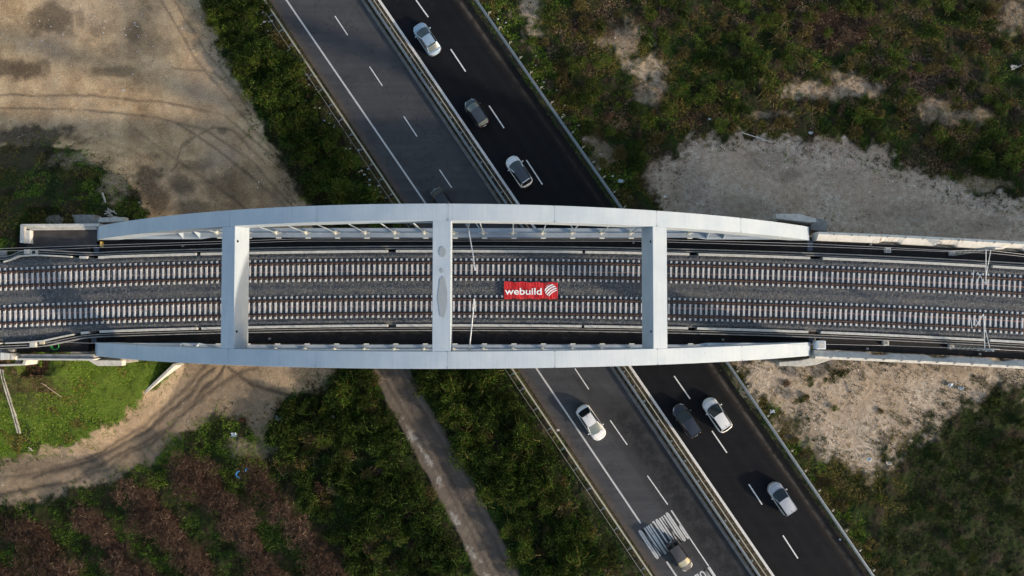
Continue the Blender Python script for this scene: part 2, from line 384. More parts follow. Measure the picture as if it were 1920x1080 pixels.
# ---------------------------------------------------------------- roads
def asphalt(name, c0, c1, wet=False):
    t = NT(name)
    ang = math.atan2(-380, 253*1.0)
    mp = t.mapv((.055, 1.3, 1), rot=(0, 0, -ang))
    st = t.noise(1.0, 4, .6, vec=mp); n = t.noise(.35, 5, .6); f = t.noise(30, 3, .7)
    c = t.mix(t.ramp(st, [(.3, 0), (.7, 1)]), c0, c1)
    c = t.mix(t.ramp(n, [(.45, 0), (.7, .45)]), c, tuple(x*1.15+.003 for x in c1))
    c = t.mix(t.ramp(f, [(.35, .5), (.5, 0)]), c, tuple(x*.55 for x in c0))
    if wet:
        c = t.mix(t.math('MULTIPLY', t.attr('wet')[1], t.ramp(t.noise(2, 6, .7), [(.35, .1), (.6, .9)])), c, (.115,.085,.062))
        c = t.mix(t.math('MULTIPLY', t.attr('wet')[2], .6), c, (.032,.032,.034))
    else:
        c = t.mix(t.math('MULTIPLY', t.attr('wet')[1], t.ramp(t.noise(1.2, 6, .75), [(.38, .35), (.62, .9)])), c, (.032,.026,.021))
        c = t.mix(t.math('MULTIPLY', t.attr('line')[0], t.ramp(t.noise(.9, 5, .7), [(.38, 0), (.55, .9)])), c, (.085,.075,.065))
        c = t.mix(t.math('MULTIPLY', t.attr('wet')[2], .7), c, (.008,.008,.0095))
    wt_ = t.attr('wet')[3]
    c = t.mix(t.math('MULTIPLY', wt_, t.ramp(t.noise(.7, 4, .6, vec=mp), [(.3, .15), (.7, .55)])), c, (.050,.049,.051) if wet else (.0125,.013,.015))
    if wet:
        k = t.math('MULTIPLY', t.attr('wet')[0], t.ramp(t.noise(.8, 8, .72), [(.36, .25), (.56, 1)]))
        c = t.mix(t.math('MULTIPLY', k, .85), c, (.013,.0145,.017))
    cr = t.noise(.22, 7, .62, dist=.6); c = t.mix(t.ramp(cr, [(.494, 0), (.499, .55), (.501, .55), (.506, 0)]), c, (.012,.012,.012) if wet else (.004,.004,.005))
    sp = t.voro(.55); c = t.mix(t.ramp(sp, [(.03, .5), (.10, 0)]), c, (.02,.019,.019) if wet else (.03,.029,.028))
    t.bump(f, .3, .01)
    return t.out(c, .9, 0, .12)
asA = asphalt('worn_asphalt', (.044,.046,.052), (.066,.068,.073), True)
asB = asphalt('fresh_asphalt', (.0050,.0060,.0085), (.0090,.0098,.0120))
whitep = simple('road_paint', (.62,.62,.62), .7, 0, .35, 6)
whitep2 = simple('worn_road_paint', (.50,.50,.50), .75, 0, .45, 9)
def strip_mesh(name, e0, e1, mat, z=0.0, step=16, cols=24, attr=None):
    yy = np.arange(-2100, 2900, step)
    V = []; A = []
    for y in yy:
        x0 = xat(e0, y); x1 = xat(e1, y)
        # walk across at right angles to the road
        for k in range(cols+1):
            u = k/cols
            p = W(x0+(x1-x0)*u, y, z); V.append((p.x, p.y, z))
            A.append(attr(x0+(x1-x0)*u, y, u) if attr else (0, 0, 0, 1))
    n = cols+1; ii = np.arange(len(yy)*n).reshape(len(yy), n)
    Q = np.stack([ii[:-1, :-1], ii[1:, :-1], ii[1:, 1:], ii[:-1, 1:]], -1).reshape(-1, 4)
    A = np.array(A); Ln_ = np.zeros_like(A); uu = np.tile(np.arange(cols+1)/cols, len(yy)); Ln_[:, 0] = np.exp(-((uu-.905)/.018)**2)
    return np_mesh(name, np.array(V), Q, mat, {'wet': A, 'line': Ln_})
def atA(x, y, u):
    w_ = 0
    if 735 < y < 1300: w_ = math.exp(-(((u-.80)/.17)**4))*sst(735, 790, y)
    edge = float(sst(.10, .0, u))*.85
    patch = 1.0 if (760+.45*(x-1200) < y and u > .52) else (1.0 if y > 2 and y < 0 else 0)
    wt = sum(math.exp(-((u-q)/.035)**2) for q in (.305, .485, .70, .88))
    return (float(w_), edge, float(patch), min(1, wt))
def atB(x, y, u):
    wt = sum(math.exp(-((u-q)/.035)**2) for q in (.14, .33, .55, .74))
    return (0, float(sst(.80, .90, u)), 1.0 if 128-.35*(x-900) < y < 640 else 0.0, min(1, wt))
roadA = setp(link('road', strip_mesh('road', LE, LM, asA, 0.0, attr=atA)), kind='structure')
roadB = setp(link('road', strip_mesh('road', RM, [(x+17, y) for x, y in RE], asB, 0.0, cols=60, attr=atB)), kind='structure')
def line(name, parent, pl, y0, y1, wd, mat, z=.006, n=12):
    m = MB(); pts = []
    for k in range(n+1):
        y = y0+(y1-y0)*k/n; p = W(float(xat(pl, y)), y, z); pts.append(p)
    m.sweep(pts, [(wd/2, 0), (-wd/2, 0)], closed=False, cap=False)
    o = m.build(name, mat, parent, fix=False)
    me = o.data
    if me.polygons[0].normal.z < 0: me.flip_normals()
    return o
def dash(name, parent, a, b, wd, mat, z=.006):
    m = MB(); m.sweep([W(a[0], a[1], z), W(b[0], b[1], z)], [(wd/2, 0), (-wd/2, 0)], closed=False, cap=False)
    o = m.build(name, mat, parent, fix=False)
    if o.data.polygons[0].normal.z < 0: o.data.flip_normals()
    return o
line('edge_line', roadA, ELL, -1500, 981, .20, whitep2, n=40)
line('edge_line', roadA, ELL, 1053, 2000, .20, whitep2, n=20)
dl = [((628,30),(652,66)),((693,125),(717,161)),((757,218),(782,256)),((824,318),(847,352)),((1078,691),(1104,730)),((1144,788),(1176,834)),((1214,892),(1252,946))]
for k in range(6): dl.append(((628-64*(k+1), 30-95*(k+1)), (652-64*(k+1), 66-95*(k+1))))
dl += [((889,413),(913,450)),((952,507),(977,545)),((1016,600),(1040,636))]
for a, b in dl: dash('lane_dash', roadA, a, b, .12, whitep)
dash('lane_dash', roadA, (1259,957), (1294,1010), .13, whitep); dash('lane_dash', roadA, (1294,1010), (1329,1062), .13, whitep)
dash('lane_dash', roadA, (1330,1063), (1420,1200), .13, whitep)
dr = [((780,0),(803,32)),((845,92),(873,134)),((917,198),(945,240)),((987,300),(1017,346)),((1264,705),(1294,748)),((1335,808),(1363,849)),((1404,908),(1429,946)),((1468,1004),(1496,1047))]
for k in range(1, 6): dr.append(((780-71*k, -103*k), (803-71*k, 32-103*k)))
for k in range(1, 4): dr.append(((987+69.4*k, 300+101*k), (1016+69.4*k, 345+101*k)))
for k in range(1, 6): dr.append(((1468+67*k, 1004+98*k), (1496+67*k, 1047+98*k)))
for a, b in dr: dash('lane_dash', roadB, a, b, .15, whitep)
RL = [(x+3.5, y) for x, y in RM]
line('edge_line', roadB, RL, -1500, 2000, .34, whitep, n=40)
font_mats = whitep2
def text_mesh(name, body, mat, origin, xdir, ydir, wid, hei, parent=None, bold=0, thick=0, zdir=Vector((0,0,1))):
    cu = bpy.data.curves.new(name, 'FONT'); cu.body = body; cu.offset = bold; cu.resolution_u = 6
    o = bpy.data.objects.new(name, cu); COL.objects.link(o)
    bpy.context.view_layer.update()
    dg = bpy.context.evaluated_depsgraph_get()
    me = bpy.data.meshes.new_from_object(o.evaluated_get(dg)); bpy.data.objects.remove(o)
    co = np.array([v.co[:] for v in me.vertices]); mn = co.min(0); mx = co.max(0)
    for v in me.vertices:
        u = (v.co.x-mn[0])/(mx[0]-mn[0]); q = (v.co.y-mn[1])/(mx[1]-mn[1])
        v.co = origin+xdir*(u*wid)+ydir*(q*hei)
    me.name = name; me.materials.clear(); me.materials.append(mat)
    me.update()
    if me.polygons and sum(p.normal.dot(zdir)*p.area for p in me.polygons) < 0: me.flip_normals()
    return link(name, me, parent)
hd = (W(1294,1010)-W(1259,957)).normalized(); rd = (W(1197,996)-W(1260,955))
GLY = dict(
 P=[[(0,0),(0,1),(.75,1),(1,.93),(1,.62),(.75,.55),(0,.55)]], O=[[(.3,0),(0,.06),(0,.94),(.3,1),(.7,1),(1,.94),(1,.06),(.7,0),(.3,0)]],
 M=[[(0,0),(0,1),(.5,.45),(1,1),(1,0)]], I=[[(0,0),(0,1)]], G=[[(1,.78),(1,.94),(.7,1),(.3,1),(0,.94),(0,.06),(.3,0),(.7,0),(1,.06),(1,.42),(.5,.42)]],
 L=[[(0,1),(0,0),(1,0)]], A=[[(0,0),(.38,1),(.62,1),(1,0)],[(.15,.28),(.85,.28)]], N=[[(0,0),(0,1),(1,0),(1,1)]])
GW = dict(P=.8, O=.85, M=1.25, I=0, G=.85, L=.7, A=.95, N=.9)
def road_text(word, org, xd, yd, wid, hei, st):
    cells = sum(GW[c] for c in word); gap = .62*st; free = wid-st*len(word)-gap*(len(word)-1); k = free/cells
    x = st/2; hx = (hei-st)
    for c in word:
        m = MB()
        for pl in GLY[c]:
            pts = [(x+px*GW[c]*k, st/2+py*hx) for px, py in pl]
            loop = pts[0] == pts[-1]
            if loop: pts = pts[:-1]
            n = len(pts); L_, R_ = [], []
            for i in range(n):
                a = pts[(i-1) % n] if (loop or i) else pts[i]; b = pts[(i+1) % n] if (loop or i < n-1) else pts[i]
                d0 = Vector((pts[i][0]-a[0], pts[i][1]-a[1])); d1 = Vector((b[0]-pts[i][0], b[1]-pts[i][1]))
                if d0.length < 1e-6: d0 = d1
                if d1.length < 1e-6: d1 = d0
                d0.normalize(); d1.normalize(); t_ = d0+d1
                t_ = t_.normalized() if t_.length > .2 else d0
                w_ = min(st/2/max(.35, t_.dot(d0)), st*.9); nx_ = Vector((-t_.y, t_.x))*w_
                p = Vector(pts[i])
                if not loop and i == 0: p -= d1*0
                L_.append(p+nx_); R_.append(p-nx_)
            vs = [org+xd*q.x+yd*q.y for q in L_+R_]
            m.add(vs, [(i, (i+1) % n, n+(i+1) % n, n+i) for i in range(n if loop else n-1)])
        o = m.build('road_letter', whitep2, roadA, fix=False)
        for f in o.data.polygons:
            pass
        bm = bmesh.new(); bm.from_mesh(o.data)
        for f in bm.faces:
            if f.normal.z < 0: f.normal_flip()
        bm.to_mesh(o.data); bm.free()
        x += GW[c]*k+st+gap
road_text('POMIGLIANO', W(1259,955,.010), rd.normalized(), hd, rd.length, 4.05, .185)
road_text('NOLA', W(1328,1062,.010), rd.normalized(), hd, rd.length*.60, 4.05, .17)
# median: soil strip between two kerbs
t = NT('median_soil'); nb = t.noise(2.4, 6, .7); nc = t.noise(11, 4, .7)
c = t.ramp(nb, [(.35, (.016,.018,.009)), (.5, (.05,.04,.028)), (.72, (.19,.16,.125))])
c = t.mix(t.ramp(nc, [(.4, .6), (.55, 0)]), c, (.02,.02,.012)); t.bump(nc, .8, .08)
msoil = t.out(c, .95, 0, .2)
med = setp(link('median_strip', strip_mesh('median_strip', [(x-1, y) for x, y in LM], [(x+1, y) for x, y in RM], msoil, .045, cols=3)), kind='structure')
conc = simple('concrete', (.24,.235,.225), .85, 0, .35, 2.0)
conc_l = simple('pale_concrete', (.46,.45,.42), .85, 0, .28, 2.2)
conc_d = simple('stained_concrete', (.24,.235,.225), .9, 0, .45, 1.5)
galv = simple('galvanized_steel', (.22,.25,.265), .45, .6, .2, 3)
galv_w = simple('weathered_zinc', (.36,.345,.28), .55, .2, .2, 3)
darksteel = simple('dark_steel', (.06,.065,.07), .5, .5, .2, 5)
def along(pl, y0, y1, step_m, z=0):
    """points along a line every step_m metres"""
    yy = np.linspace(y0, y1, 400); P = [W(float(xat(pl, y)), float(y), z) for y in yy]
    out = [P[0]]; acc = 0; dirs = []
    for a, b in zip(P[:-1], P[1:]):
        acc += (b-a).length
        if acc >= step_m: out.append(b); acc = 0
    return out
kerb = MB()
kp = [W(float(xat(LM, y)), float(y), 0) for y in np.linspace(-2000, 2600, 90)]
kerb.sweep(kp, [(-.20, -.05), (.18, -.05), (.18, .13), (.15, .16), (-.17, .16), (-.20, .13)])
setp(kerb.build('median_kerb', simple('grey_kerb', (.15,.145,.138), .9, 0, .4, 1.5)), kind='structure')
def guardrail(label, pl, y0, y1, zt, beam_w, side, mat, postmat, group, pitch=2.15, cable=False, two=False, arm=.35):
    c0 = W(float(xat(pl, 540)), 540, 0)
    root = empty('guardrail', c0, label, 'guardrail')
    path = along(pl, y0, y1, 1.6, zt); path.append(W(float(xat(pl, y1)), y1, zt))
    m = MB()
    h = beam_w/2
    prof = [(-h, .03), (-h*.3, .05), (-h*.15, .015), (h*.15, .015), (h*.3, .05), (h, .03), (h, -.26), (h*.5, -.30), (-h*.5, -.30), (-h, -.26)] if two else [(-h, .02), (h, .02), (h, -.10), (h*.2, -.17), (h, -.24), (h, -.31), (-h, -.31)]
    m.sweep(path, prof); m.build('beam', mat, root)
    pts = along(pl, y0, y1, pitch, 0)
    cen = W(float(xat(pl, 540)), 540, 0)
    vis = [p for p in pts if p.y < 41 and p.y > -36]
    for k, p in enumerate(vis):
        i = pts.index(p); q = pts[min(i+1, len(pts)-1)]-pts[max(i-1, 0)]; q.normalize(); nrm = Vector((-q.y, q.x, 0))*side
        m = MB(); a = p+nrm*(h+.06)
        m.bar(a+Vector((0, 0, -.1)), a+Vector((0, 0, zt-.03)), .10, .06)
        if arm:
            m.bar(p+nrm*h+Vector((0, 0, zt-.10)), p+nrm*(h+arm)+Vector((0, 0, zt-.14)), .06, .05)
            m.bar(p+nrm*(h+arm)+Vector((0, 0, -.1)), p+nrm*(h+arm)+Vector((0, 0, zt-.1)), .05, .05)
            m.bar(p+nrm*(h*.9+.15)-q*.12+Vector((0, 0, zt-.12)), p+nrm*(h*.9+.15)+q*.12+Vector((0, 0, zt-.12)), .09, .05)
        m.build('post', postmat, root)
    if cable:
        m = MB(); pp = along(pl, max(y0, -300), min(y1, 1400), 2.15, 0); 
        for a, b in zip(pp[:-1], pp[1:]):
            q = (b-a).normalized(); nn = Vector((-q.y, q.x, 0))*side*(h+arm)
            m.tube(a+nn+Vector((0, 0, zt-.1)), b+nn+Vector((0, 0, zt-.1)), .022, 5)
        m.build('cable', mat, root)
    return root
guardrail('pale guardrail with a cable behind it, between the hedge and the grey carriageway', GL, -1500, 2200, .78, .17, -1, galv_w, galv, None, cable=True, arm=.62)
guardrail('blue grey galvanised guardrail along the outer edge of the black carriageway', GR, -1500, 2200, .78, .30, 1, galv, galv_w, None, two=True, arm=.38)
guardrail('grey double-wave guardrail in the median, nearest the grey carriageway', MA, -1500, 2200, .75, .26, 1, galv, galv, None, two=True, arm=.28)
guardrail('thin cream-topped guardrail in the median, nearest the black carriageway', MBr, -1500, 2200, .72, .10, -1, galv_w, galv, None, arm=.0)

# ---------------------------------------------------------------- the arch bridge
t = NT('bridge_paint'); n = t.noise(.35, 6, .6); s_ = t.noise(1.0, 5, .7, vec=t.mapv((7, .25, 1)))
c = t.mix(t.ramp(n, [(.35, 0), (.65, 1)]), (.315,.375,.44), (.38,.43,.48))
c = t.mix(t.ramp(s_, [(.45, 0), (.72, .5)]), c, (.28,.325,.365))
c = t.mix(t.ramp(t.noise(2.6, 5, .75), [(.66, 0), (.74, .55)]), c, (.34,.35,.34))
sv = t.voro(.35); c = t.mix(t.ramp(sv, [(.012, .8), (.03, 0)]), c, (.25,.17,.11))
steel = t.out(c, .55, 0, .25)
seam = simple('weld_seam', (.25,.28,.31), .7, 0, .4, 8)
stain = simple('patch_paint', (.24,.27,.29), .6, 0, .1, 4)
blackm = NT('bitumen'); nn_ = blackm.noise(1.2, 6, .7)
black = blackm.out(blackm.mix(blackm.ramp(nn_, [(.5, 0), (.75, 1)]), (.009,.009,.010), (.032,.029,.027)), .85, 0, .3)
hole = simple('dark_hole', (.004,.004,.004), .9, 0, 0)
CX, HS, CYb = -5.85, 38.9, 1.99          # centre of the span, half span, centre line of the bridge
ZE, ZT = 8.7, 25.65                      # top of the arch at its ends and at the crown
AO, AI = 7.02, 5.56                      # outer and inner face of the arches from the centre line
AD = 1.8                                 # depth of the arch box
br = empty('arch_bridge', (CX, CYb, 0), 'pale blue-grey steel tied-arch railway bridge with three cross beams, spanning the highway', 'bridge')
def az(u): return ZE+(ZT-ZE)*(1-u*u)
def arch(sg):
    m = MB(); N = 60; y0, y1 = CYb+sg*AI, CYb+sg*AO
    if y0 > y1: y0, y1 = y1, y0
    V = []
    us = [-1, -.978]+[(-.978+1.956*k/N) for k in range(1, N)]+[.978, 1]
    for k, u in enumerate(us):
        z = az(u) - (.25 if abs(u) == 1 else 0); x = CX+u*HS; sl = -2*(ZT-ZE)*u/HS
        nl = math.sqrt(1+sl*sl); nx_, nz_ = sl/nl, -1/nl            # downward normal
        d = AD if abs(u) < .97 else AD*.9
        xb, zb = x+nx_*d, z+nz_*d
        if abs(u) == 1: xb, zb = x, z-d*1.2
        V += [(x, y0, z), (x, y1, z), (xb, y1, zb), (xb, y0, zb)]
    fs = []
    for i in range(len(us)-1):
        for j in range(4):
            j2 = (j+1) % 4; fs.append((i*4+j, i*4+j2, i*4+4+j2, i*4+4+j))
    n = len(us); fs += [(3, 2, 1, 0), ((n-1)*4, (n-1)*4+1, (n-1)*4+2, (n-1)*4+3)]
    m.add(V, fs); o = m.build('arch', steel, br, bevel=.02)
    # weld seams and bolts
    for px in ([346, 512, 720, 936, 1150, 1330] if sg > 0 else [340, 510, 720, 937, 1153, 1333]):
        pass
    m = MB()
    for u in (-.80, -.50, -.275, 0.02, .255, .50, .74):
        x = CX+u*HS; z = az(u); sl = -2*(ZT-ZE)*u/HS; tx = Vector((1, 0, sl)).normalized()
        a = Vector((x, y0+.02, z+.004)); b = Vector((x, y1-.02, z+.004)); q = tx*.013
        m.add([a-q, b-q, b+q, a+q], [(0, 1, 2, 3)])
        for yb in (y0+.05, y1-.05):
            m.tube((x, yb, z-.01), (x, yb, z+.03), .06, 8)
    m.build('weld_seam', seam, o, fix=False)
    return o
archN = arch(1); archS = arch(-1)
# cross beams
def xbeam(u):
    x = CX+u*HS; sl = -2*(ZT-ZE)*u/HS; a = math.atan(sl)
    z = az(u)
    M = Matrix.Rotation(-a, 3, 'Y'); hw = .775
    dwn = M @ Vector((0, 0, -1)); c = Vector((x, CYb, z))+dwn*(AD/2-.01+.02)
    m = MB(); m.box(c, (2*hw, 2*AI-.004, AD-.02), M=M)
    o = m.build('cross_beam', steel, br, bevel=.03)
    if abs(u) > .1:
        m = MB(); sg = 1 if u < 0 else -1
        tx = M @ Vector((1, 0, 0))
        for yy in (CYb+4.2, CYb-4.0):
            p = c+tx*(sg*hw)+Vector((0, yy-CYb, 0))+dwn*(-.55)
            m.tube(p-tx*.02, p+tx*sg*.015, .12, 14)
        m.build('drain_hole', hole, o)
    else:
        m = MB()
        for cx, cy, rx, ry in ((.05, 2.9, .28, .45), (.08, -.95, .38, 1.75), (.0, 1.3, .12, .2)):
            vs = [(x+cx+rx*math.cos(k/24*2*math.pi)*(1+.1*math.sin(k*1.7)), CYb+cy+ry*math.sin(k/24*2*math.pi)*(1+.06*math.cos(k*2.3)), z+.012-.0055*(cx+rx*math.cos(k/24*2*math.pi))) for k in range(24)]
            m.add(vs, [tuple(range(24))])
        m.build('repainted_patch', stain, o, fix=False)
    return o
xb1 = xbeam(-.503); xb2 = xbeam(.006); xb3 = xbeam(.508)
# tie girders
ZTIE = 9.0
tiep = simple('shaded_bridge_paint', (.25,.29,.335), .6, 0, .2, .8)  # darker copy of the bridge paint: shade on the ties put into the colour
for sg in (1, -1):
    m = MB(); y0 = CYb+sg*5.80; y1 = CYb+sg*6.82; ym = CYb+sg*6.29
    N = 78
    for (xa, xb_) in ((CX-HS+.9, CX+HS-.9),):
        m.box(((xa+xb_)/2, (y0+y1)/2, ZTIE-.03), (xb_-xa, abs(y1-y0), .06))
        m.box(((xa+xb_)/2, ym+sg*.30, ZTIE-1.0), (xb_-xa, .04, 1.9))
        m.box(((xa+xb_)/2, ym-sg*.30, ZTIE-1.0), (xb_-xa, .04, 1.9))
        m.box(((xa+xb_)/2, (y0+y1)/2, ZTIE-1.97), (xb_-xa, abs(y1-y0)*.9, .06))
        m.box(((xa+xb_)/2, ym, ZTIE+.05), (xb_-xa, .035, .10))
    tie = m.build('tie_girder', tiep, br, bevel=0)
    # haunches where the arch meets the tie
    for e in (-1, 1):
        m = MB(); xe = CX+e*HS
        yi = CYb+sg*5.62
        pts = [(xe-e*1.0, yi), (xe-e*11.5, yi), (xe-e*12.6, y0), (xe-e*1.0, y0+sg*.3)]
        m.prism(pts, ZTIE-.16, ZTIE+.02)
        for d in (9.6, 11.4):
            m.add([(xe-e*d, yi+sg*.02, ZTIE+.02), (xe-e*d, ym, ZTIE+.02), (xe-e*d, ym, ZTIE+1.6), (xe-e*(d+.06), ym, ZTIE+1.6), (xe-e*(d+.06), yi+sg*.02, ZTIE+.02), (xe-e*(d+.06), ym, ZTIE+.02)], [(0, 1, 2), (4, 5, 3), (0, 2, 3, 4)])
        m.bar((xe-e*10.6, ym, ZTIE+.3), (xe-e*6.6, ym, ZTIE+.75), .04, .6)
        m.build('haunch', steel, tie)
    for k in range(-8, 9):
        x = CX+3.19*k; u = (x-CX)/HS; zt_ = az(u)-AD*.9
        if u*u > .62: pass
        m = MB(); m.tube((x, ym, ZTIE+.35), (x, ym, zt_), .065, 10)
        h_ = m.build('hanger', steel, br, smooth=True)
        m = MB(); m.tube((x, ym, ZTIE+.42), (x, ym, ZTIE+.85), .125, 10)
        m.box((x, ym-.11, ZTIE+.30), (.34, .05, .42)); m.box((x, ym+.11, ZTIE+.30), (.34, .05, .42))
        m.tube((x, ym-.24, ZTIE+.30), (x, ym+.24, ZTIE+.30), .07, 8)
        m.box((x, ym, ZTIE+.12), (.95, .05, .2))
        m.box((x+.15, y0-sg*.06, ZTIE-.05), (.55, .12, .08))
        m.build('socket', simple('socket_paint', (.6,.58,.5), .5) if 'socket_paint' not in bpy.data.materials else bpy.data.materials['socket_paint'], h_)
# deck
m = MB(); m.box((CX, CYb, 8.0), (2*HS-1.2, 11.5, .5))
for k in range(-24, 25): m.box((CX+k*1.55, CYb, 7.35), (.25, 11.3, .9))
m.build('deck', steel, br)
m = MB(); m.box((CX, CYb+4.85, 8.28), (2*HS-.4, 1.85, .05)); m.box((CX, CYb-4.85, 8.28), (2*HS-.4, 1.85, .05)); m.build('walkway', black, br)

# ---------------------------------------------------------------- track alignment (a gentle curve)
KC = 4.75e-4; X0 = -6.4
ZR = 9.7                                  # top of rail
CY0 = W(840, 539.8, ZR).y
def T(X, off):                            # point at distance X along, off to the left (north)
    y = CY0-KC*(X-X0)**2; sl = -2*KC*(X-X0); n = math.sqrt(1+sl*sl)
    return X-off*sl/n, y+off/n
def Tv(X, off, z): a, b = T(X, off); return Vector((a, b, z))
XL, XR_ = -110.0, 110.0
# edges of the ballast (photo pixels, at ballast height), then the regular offsets
def toT(px, py, z):
    p = W(px, py, z); X = p.x
    for _ in range(5):
        sl = -2*KC*(X-X0); off = (p.y-(CY0-KC*(X-X0)**2)-(p.x-X)*sl)/math.sqrt(1+sl*sl)*1.0
        X = p.x+off*sl/math.sqrt(1+sl*sl)
    return X, off
UE = [(-200, toT(0, 491, 9.6)[1])]+[toT(a, b, 9.6) for a, b in ((0,491),(12,490.5),(36,479.5),(66,478),(110,480),(145,482.3),(178,483.2))]+[(-42.5, 3.97), (200, 3.96)]
LO = [(-200, toT(0, 644, 9.6)[1])]+[toT(a, b, 9.6) for a, b in ((0,644),(50,642),(80,639),(112,632),(148,625),(172,622.5))]+[(-42.5, -4.02), (200, -4.02)]
def up_edge(X): return float(np.interp(X, [q[0] for q in UE], [q[1] for q in UE]))
def lo_edge(X): return float(np.interp(X, [q[0] for q in LO], [q[1] for q in LO]))
t = NT('ballast_stone')
v = t.voro(17, 'Color'); vd = t.voro(17); q = t.new('ShaderNodeSeparateColor'); t.l.new(v, q.inputs[0])
c = t.ramp(q.outputs[0], [(.0, (.038,.046,.058)), (.45, (.092,.104,.124)), (.78, (.18,.19,.205)), (.93, (.42,.42,.41))])
c = t.mix(t.ramp(vd, [(.25, 0), (.6, .8)]), c, (.018,.02,.024))
c = t.mix(t.ramp(t.noise(.5, 4, .6), [(.45, 0), (.65, .3)]), c, (.13,.115,.10))
t.bump(vd, 1.0, .05)
bal_m = t.out(c, .85, 0, .35)
bx_ = np.concatenate([np.arange(-110, -58, 1.0), np.arange(-58, 56, .10), np.arange(56, 110, 1.0)]); nb_ = 84
OFF = np.zeros((len(bx_), nb_)); 
for i, X in enumerate(bx_): OFF[i] = np.linspace(lo_edge(X)+.05, up_edge(X)-.05, nb_)
BXm = np.repeat(bx_[:, None], nb_, 1)
sl = -2*KC*(BXm-X0); nn = np.sqrt(1+sl*sl)
BXX = BXm-OFF*sl/nn; BYY = CY0-KC*(BXm-X0)**2+OFF/nn
ao = np.abs(OFF); tr = np.abs(ao-1.98)
zb_ = 9.46+0*OFF
zb_ += .10*np.exp(-((OFF)/.30)**2)                      # ridge between the tracks
zb_ += .05*sst(1.0, 1.25, np.abs(OFF-1.98))*(np.abs(OFF-1.98) < 2)*0
sh = np.maximum(ao-3.25, 0); zb_ += np.where(ao > 3.25, np.minimum(.10, sh*.5)-np.maximum(sh-.25, 0)*.5, 0)
inner = (tr < .60)
rn = np.random.default_rng(3).random(OFF.shape)
zb_ += (vnoise(BXX*6, BYY*6, 9)-.5)*.05+(rn-.5)*.035-.012*inner + (vnoise(BXX*.5, BYY*.9, 19)-.5)*.07*(ao > 1)
ii = np.arange(OFF.size).reshape(OFF.shape)
Q = np.stack([ii[:-1, :-1], ii[1:, :-1], ii[1:, 1:], ii[:-1, 1:]], -1).reshape(-1, 4)
setp(link('ballast', np_mesh('ballast', np.stack([BXX, BYY, zb_], -1).reshape(-1, 3), Q, bal_m)), 'dark blue-grey crushed stone ballast under both railway tracks', 'ballast', kind='stuff')

# ---------------------------------------------------------------- tracks
rust = NT('rusty_rail'); rnz = rust.noise(2.5, 5, .7)
rustm = rust.out(rust.ramp(rnz, [(.3, (.055,.027,.018)), (.55, (.11,.050,.030)), (.75, (.17,.09,.058))]), .75, .1, .3)
t = NT('sleeper_concrete'); oi = t.new('ShaderNodeObjectInfo')
c = t.mix(t.ramp(oi.outputs['Random'], [(0, 0), (1, 1)]), (.40,.405,.415), (.52,.52,.525))
c = t.mix(t.ramp(t.noise(5, 5, .7), [(.45, 0), (.7, .55)]), c, (.27,.25,.235))
slp_m = t.out(c, .85, 0, .3)
clip_m = simple('rail_clip', (.03,.022,.018), .7, .2, .2)
def sleeper_mesh(m, X, c, rot_only=False):
    def P(dx, off, z):
        v = Tv(X, c+off, z); sl = -2*KC*(X-X0); n = math.sqrt(1+sl*sl)
        return Vector((v.x+dx/n, v.y+dx*sl/n, v.z))
    prof = [(-1.2, .10, 9.545), (-.98, .11, 9.56), (-.5, .11, 9.56), (-.35, .10, 9.54), (.35, .10, 9.54), (.5, .11, 9.56), (.98, .11, 9.56), (1.2, .10, 9.545)]
    vs = []
    for o, hw, z in prof:
        vs += [P(-hw, o, 9.30), P(-hw, o, z), P(-hw+.02, o, z+.012), P(hw-.02, o, z+.012), P(hw, o, z), P(hw, o, 9.30)]
    fs = []
    for i in range(len(prof)-1):
        for k in range(5): fs.append((i*6+k, i*6+k+1, i*6+7+k, i*6+6+k))
    fs += [(0, 1, 2, 3, 4, 5), tuple(range(len(vs)-6, len(vs)))[::-1]]
    m.add(vs, fs, 0)
    for s1 in (-.7525, .7525):
        for s2 in (-1, 1):
            a = s1+s2*.125
            b0 = P(0, a, 9.60)
            sl = -2*KC*(X-X0)
            m.box(b0, (.225, .125, .07), rz=math.atan(sl), mi=1)
pitch = .58
for c, lab in ((1.98, 'ballasted railway track with rusty rails and pale concrete sleepers, the one above the red banner'), (-1.98, 'ballasted railway track with rusty rails and pale concrete sleepers, the one below the red banner')):
    root = empty('railway_track', Tv(X0, c, ZR-.2), lab, 'railway track')
    for s1 in (-.7525, .7525):
        m = MB()
        path = [Tv(x, c+s1, ZR) for x in np.arange(XL, XR_+.1, 1.5)]
        m.sweep(path, [(-.036, 0), (.036, 0), (.036, -.035), (.012, -.05), (.012, -.125), (.072, -.145), (.072, -.158), (-.072, -.158), (-.072, -.145), (-.012, -.125), (-.012, -.05), (-.036, -.035)])
        m.build('rail', rustm, root)
    Xs = [X0+(k+.3*(c > 0))*pitch for k in range(int((XL-X0)/pitch), int((XR_-X0)/pitch))]
    Xs = [x for x in Xs if -109 < x < 109]
    order = sorted(Xs, key=lambda x: (abs(x+CX*-1-0) if False else abs(x-2)))
    hidden = [(-26.5, -23.2), (-6.7, -5.0), (11.4, 14.8)]
    vis = [x for x in order if not any(a < x < b for a, b in hidden)]
    near = vis[:100]; far = [x for x in Xs if x not in near]
    for x in sorted(near):
        m = MB(); sleeper_mesh(m, x, c); m.build('sleeper', [slp_m, clip_m], root)
    m = MB()
    for x in far: sleeper_mesh(m, x, c)
    o = m.build('sleeper', [slp_m, clip_m], root); o['kind'] = 'stuff'

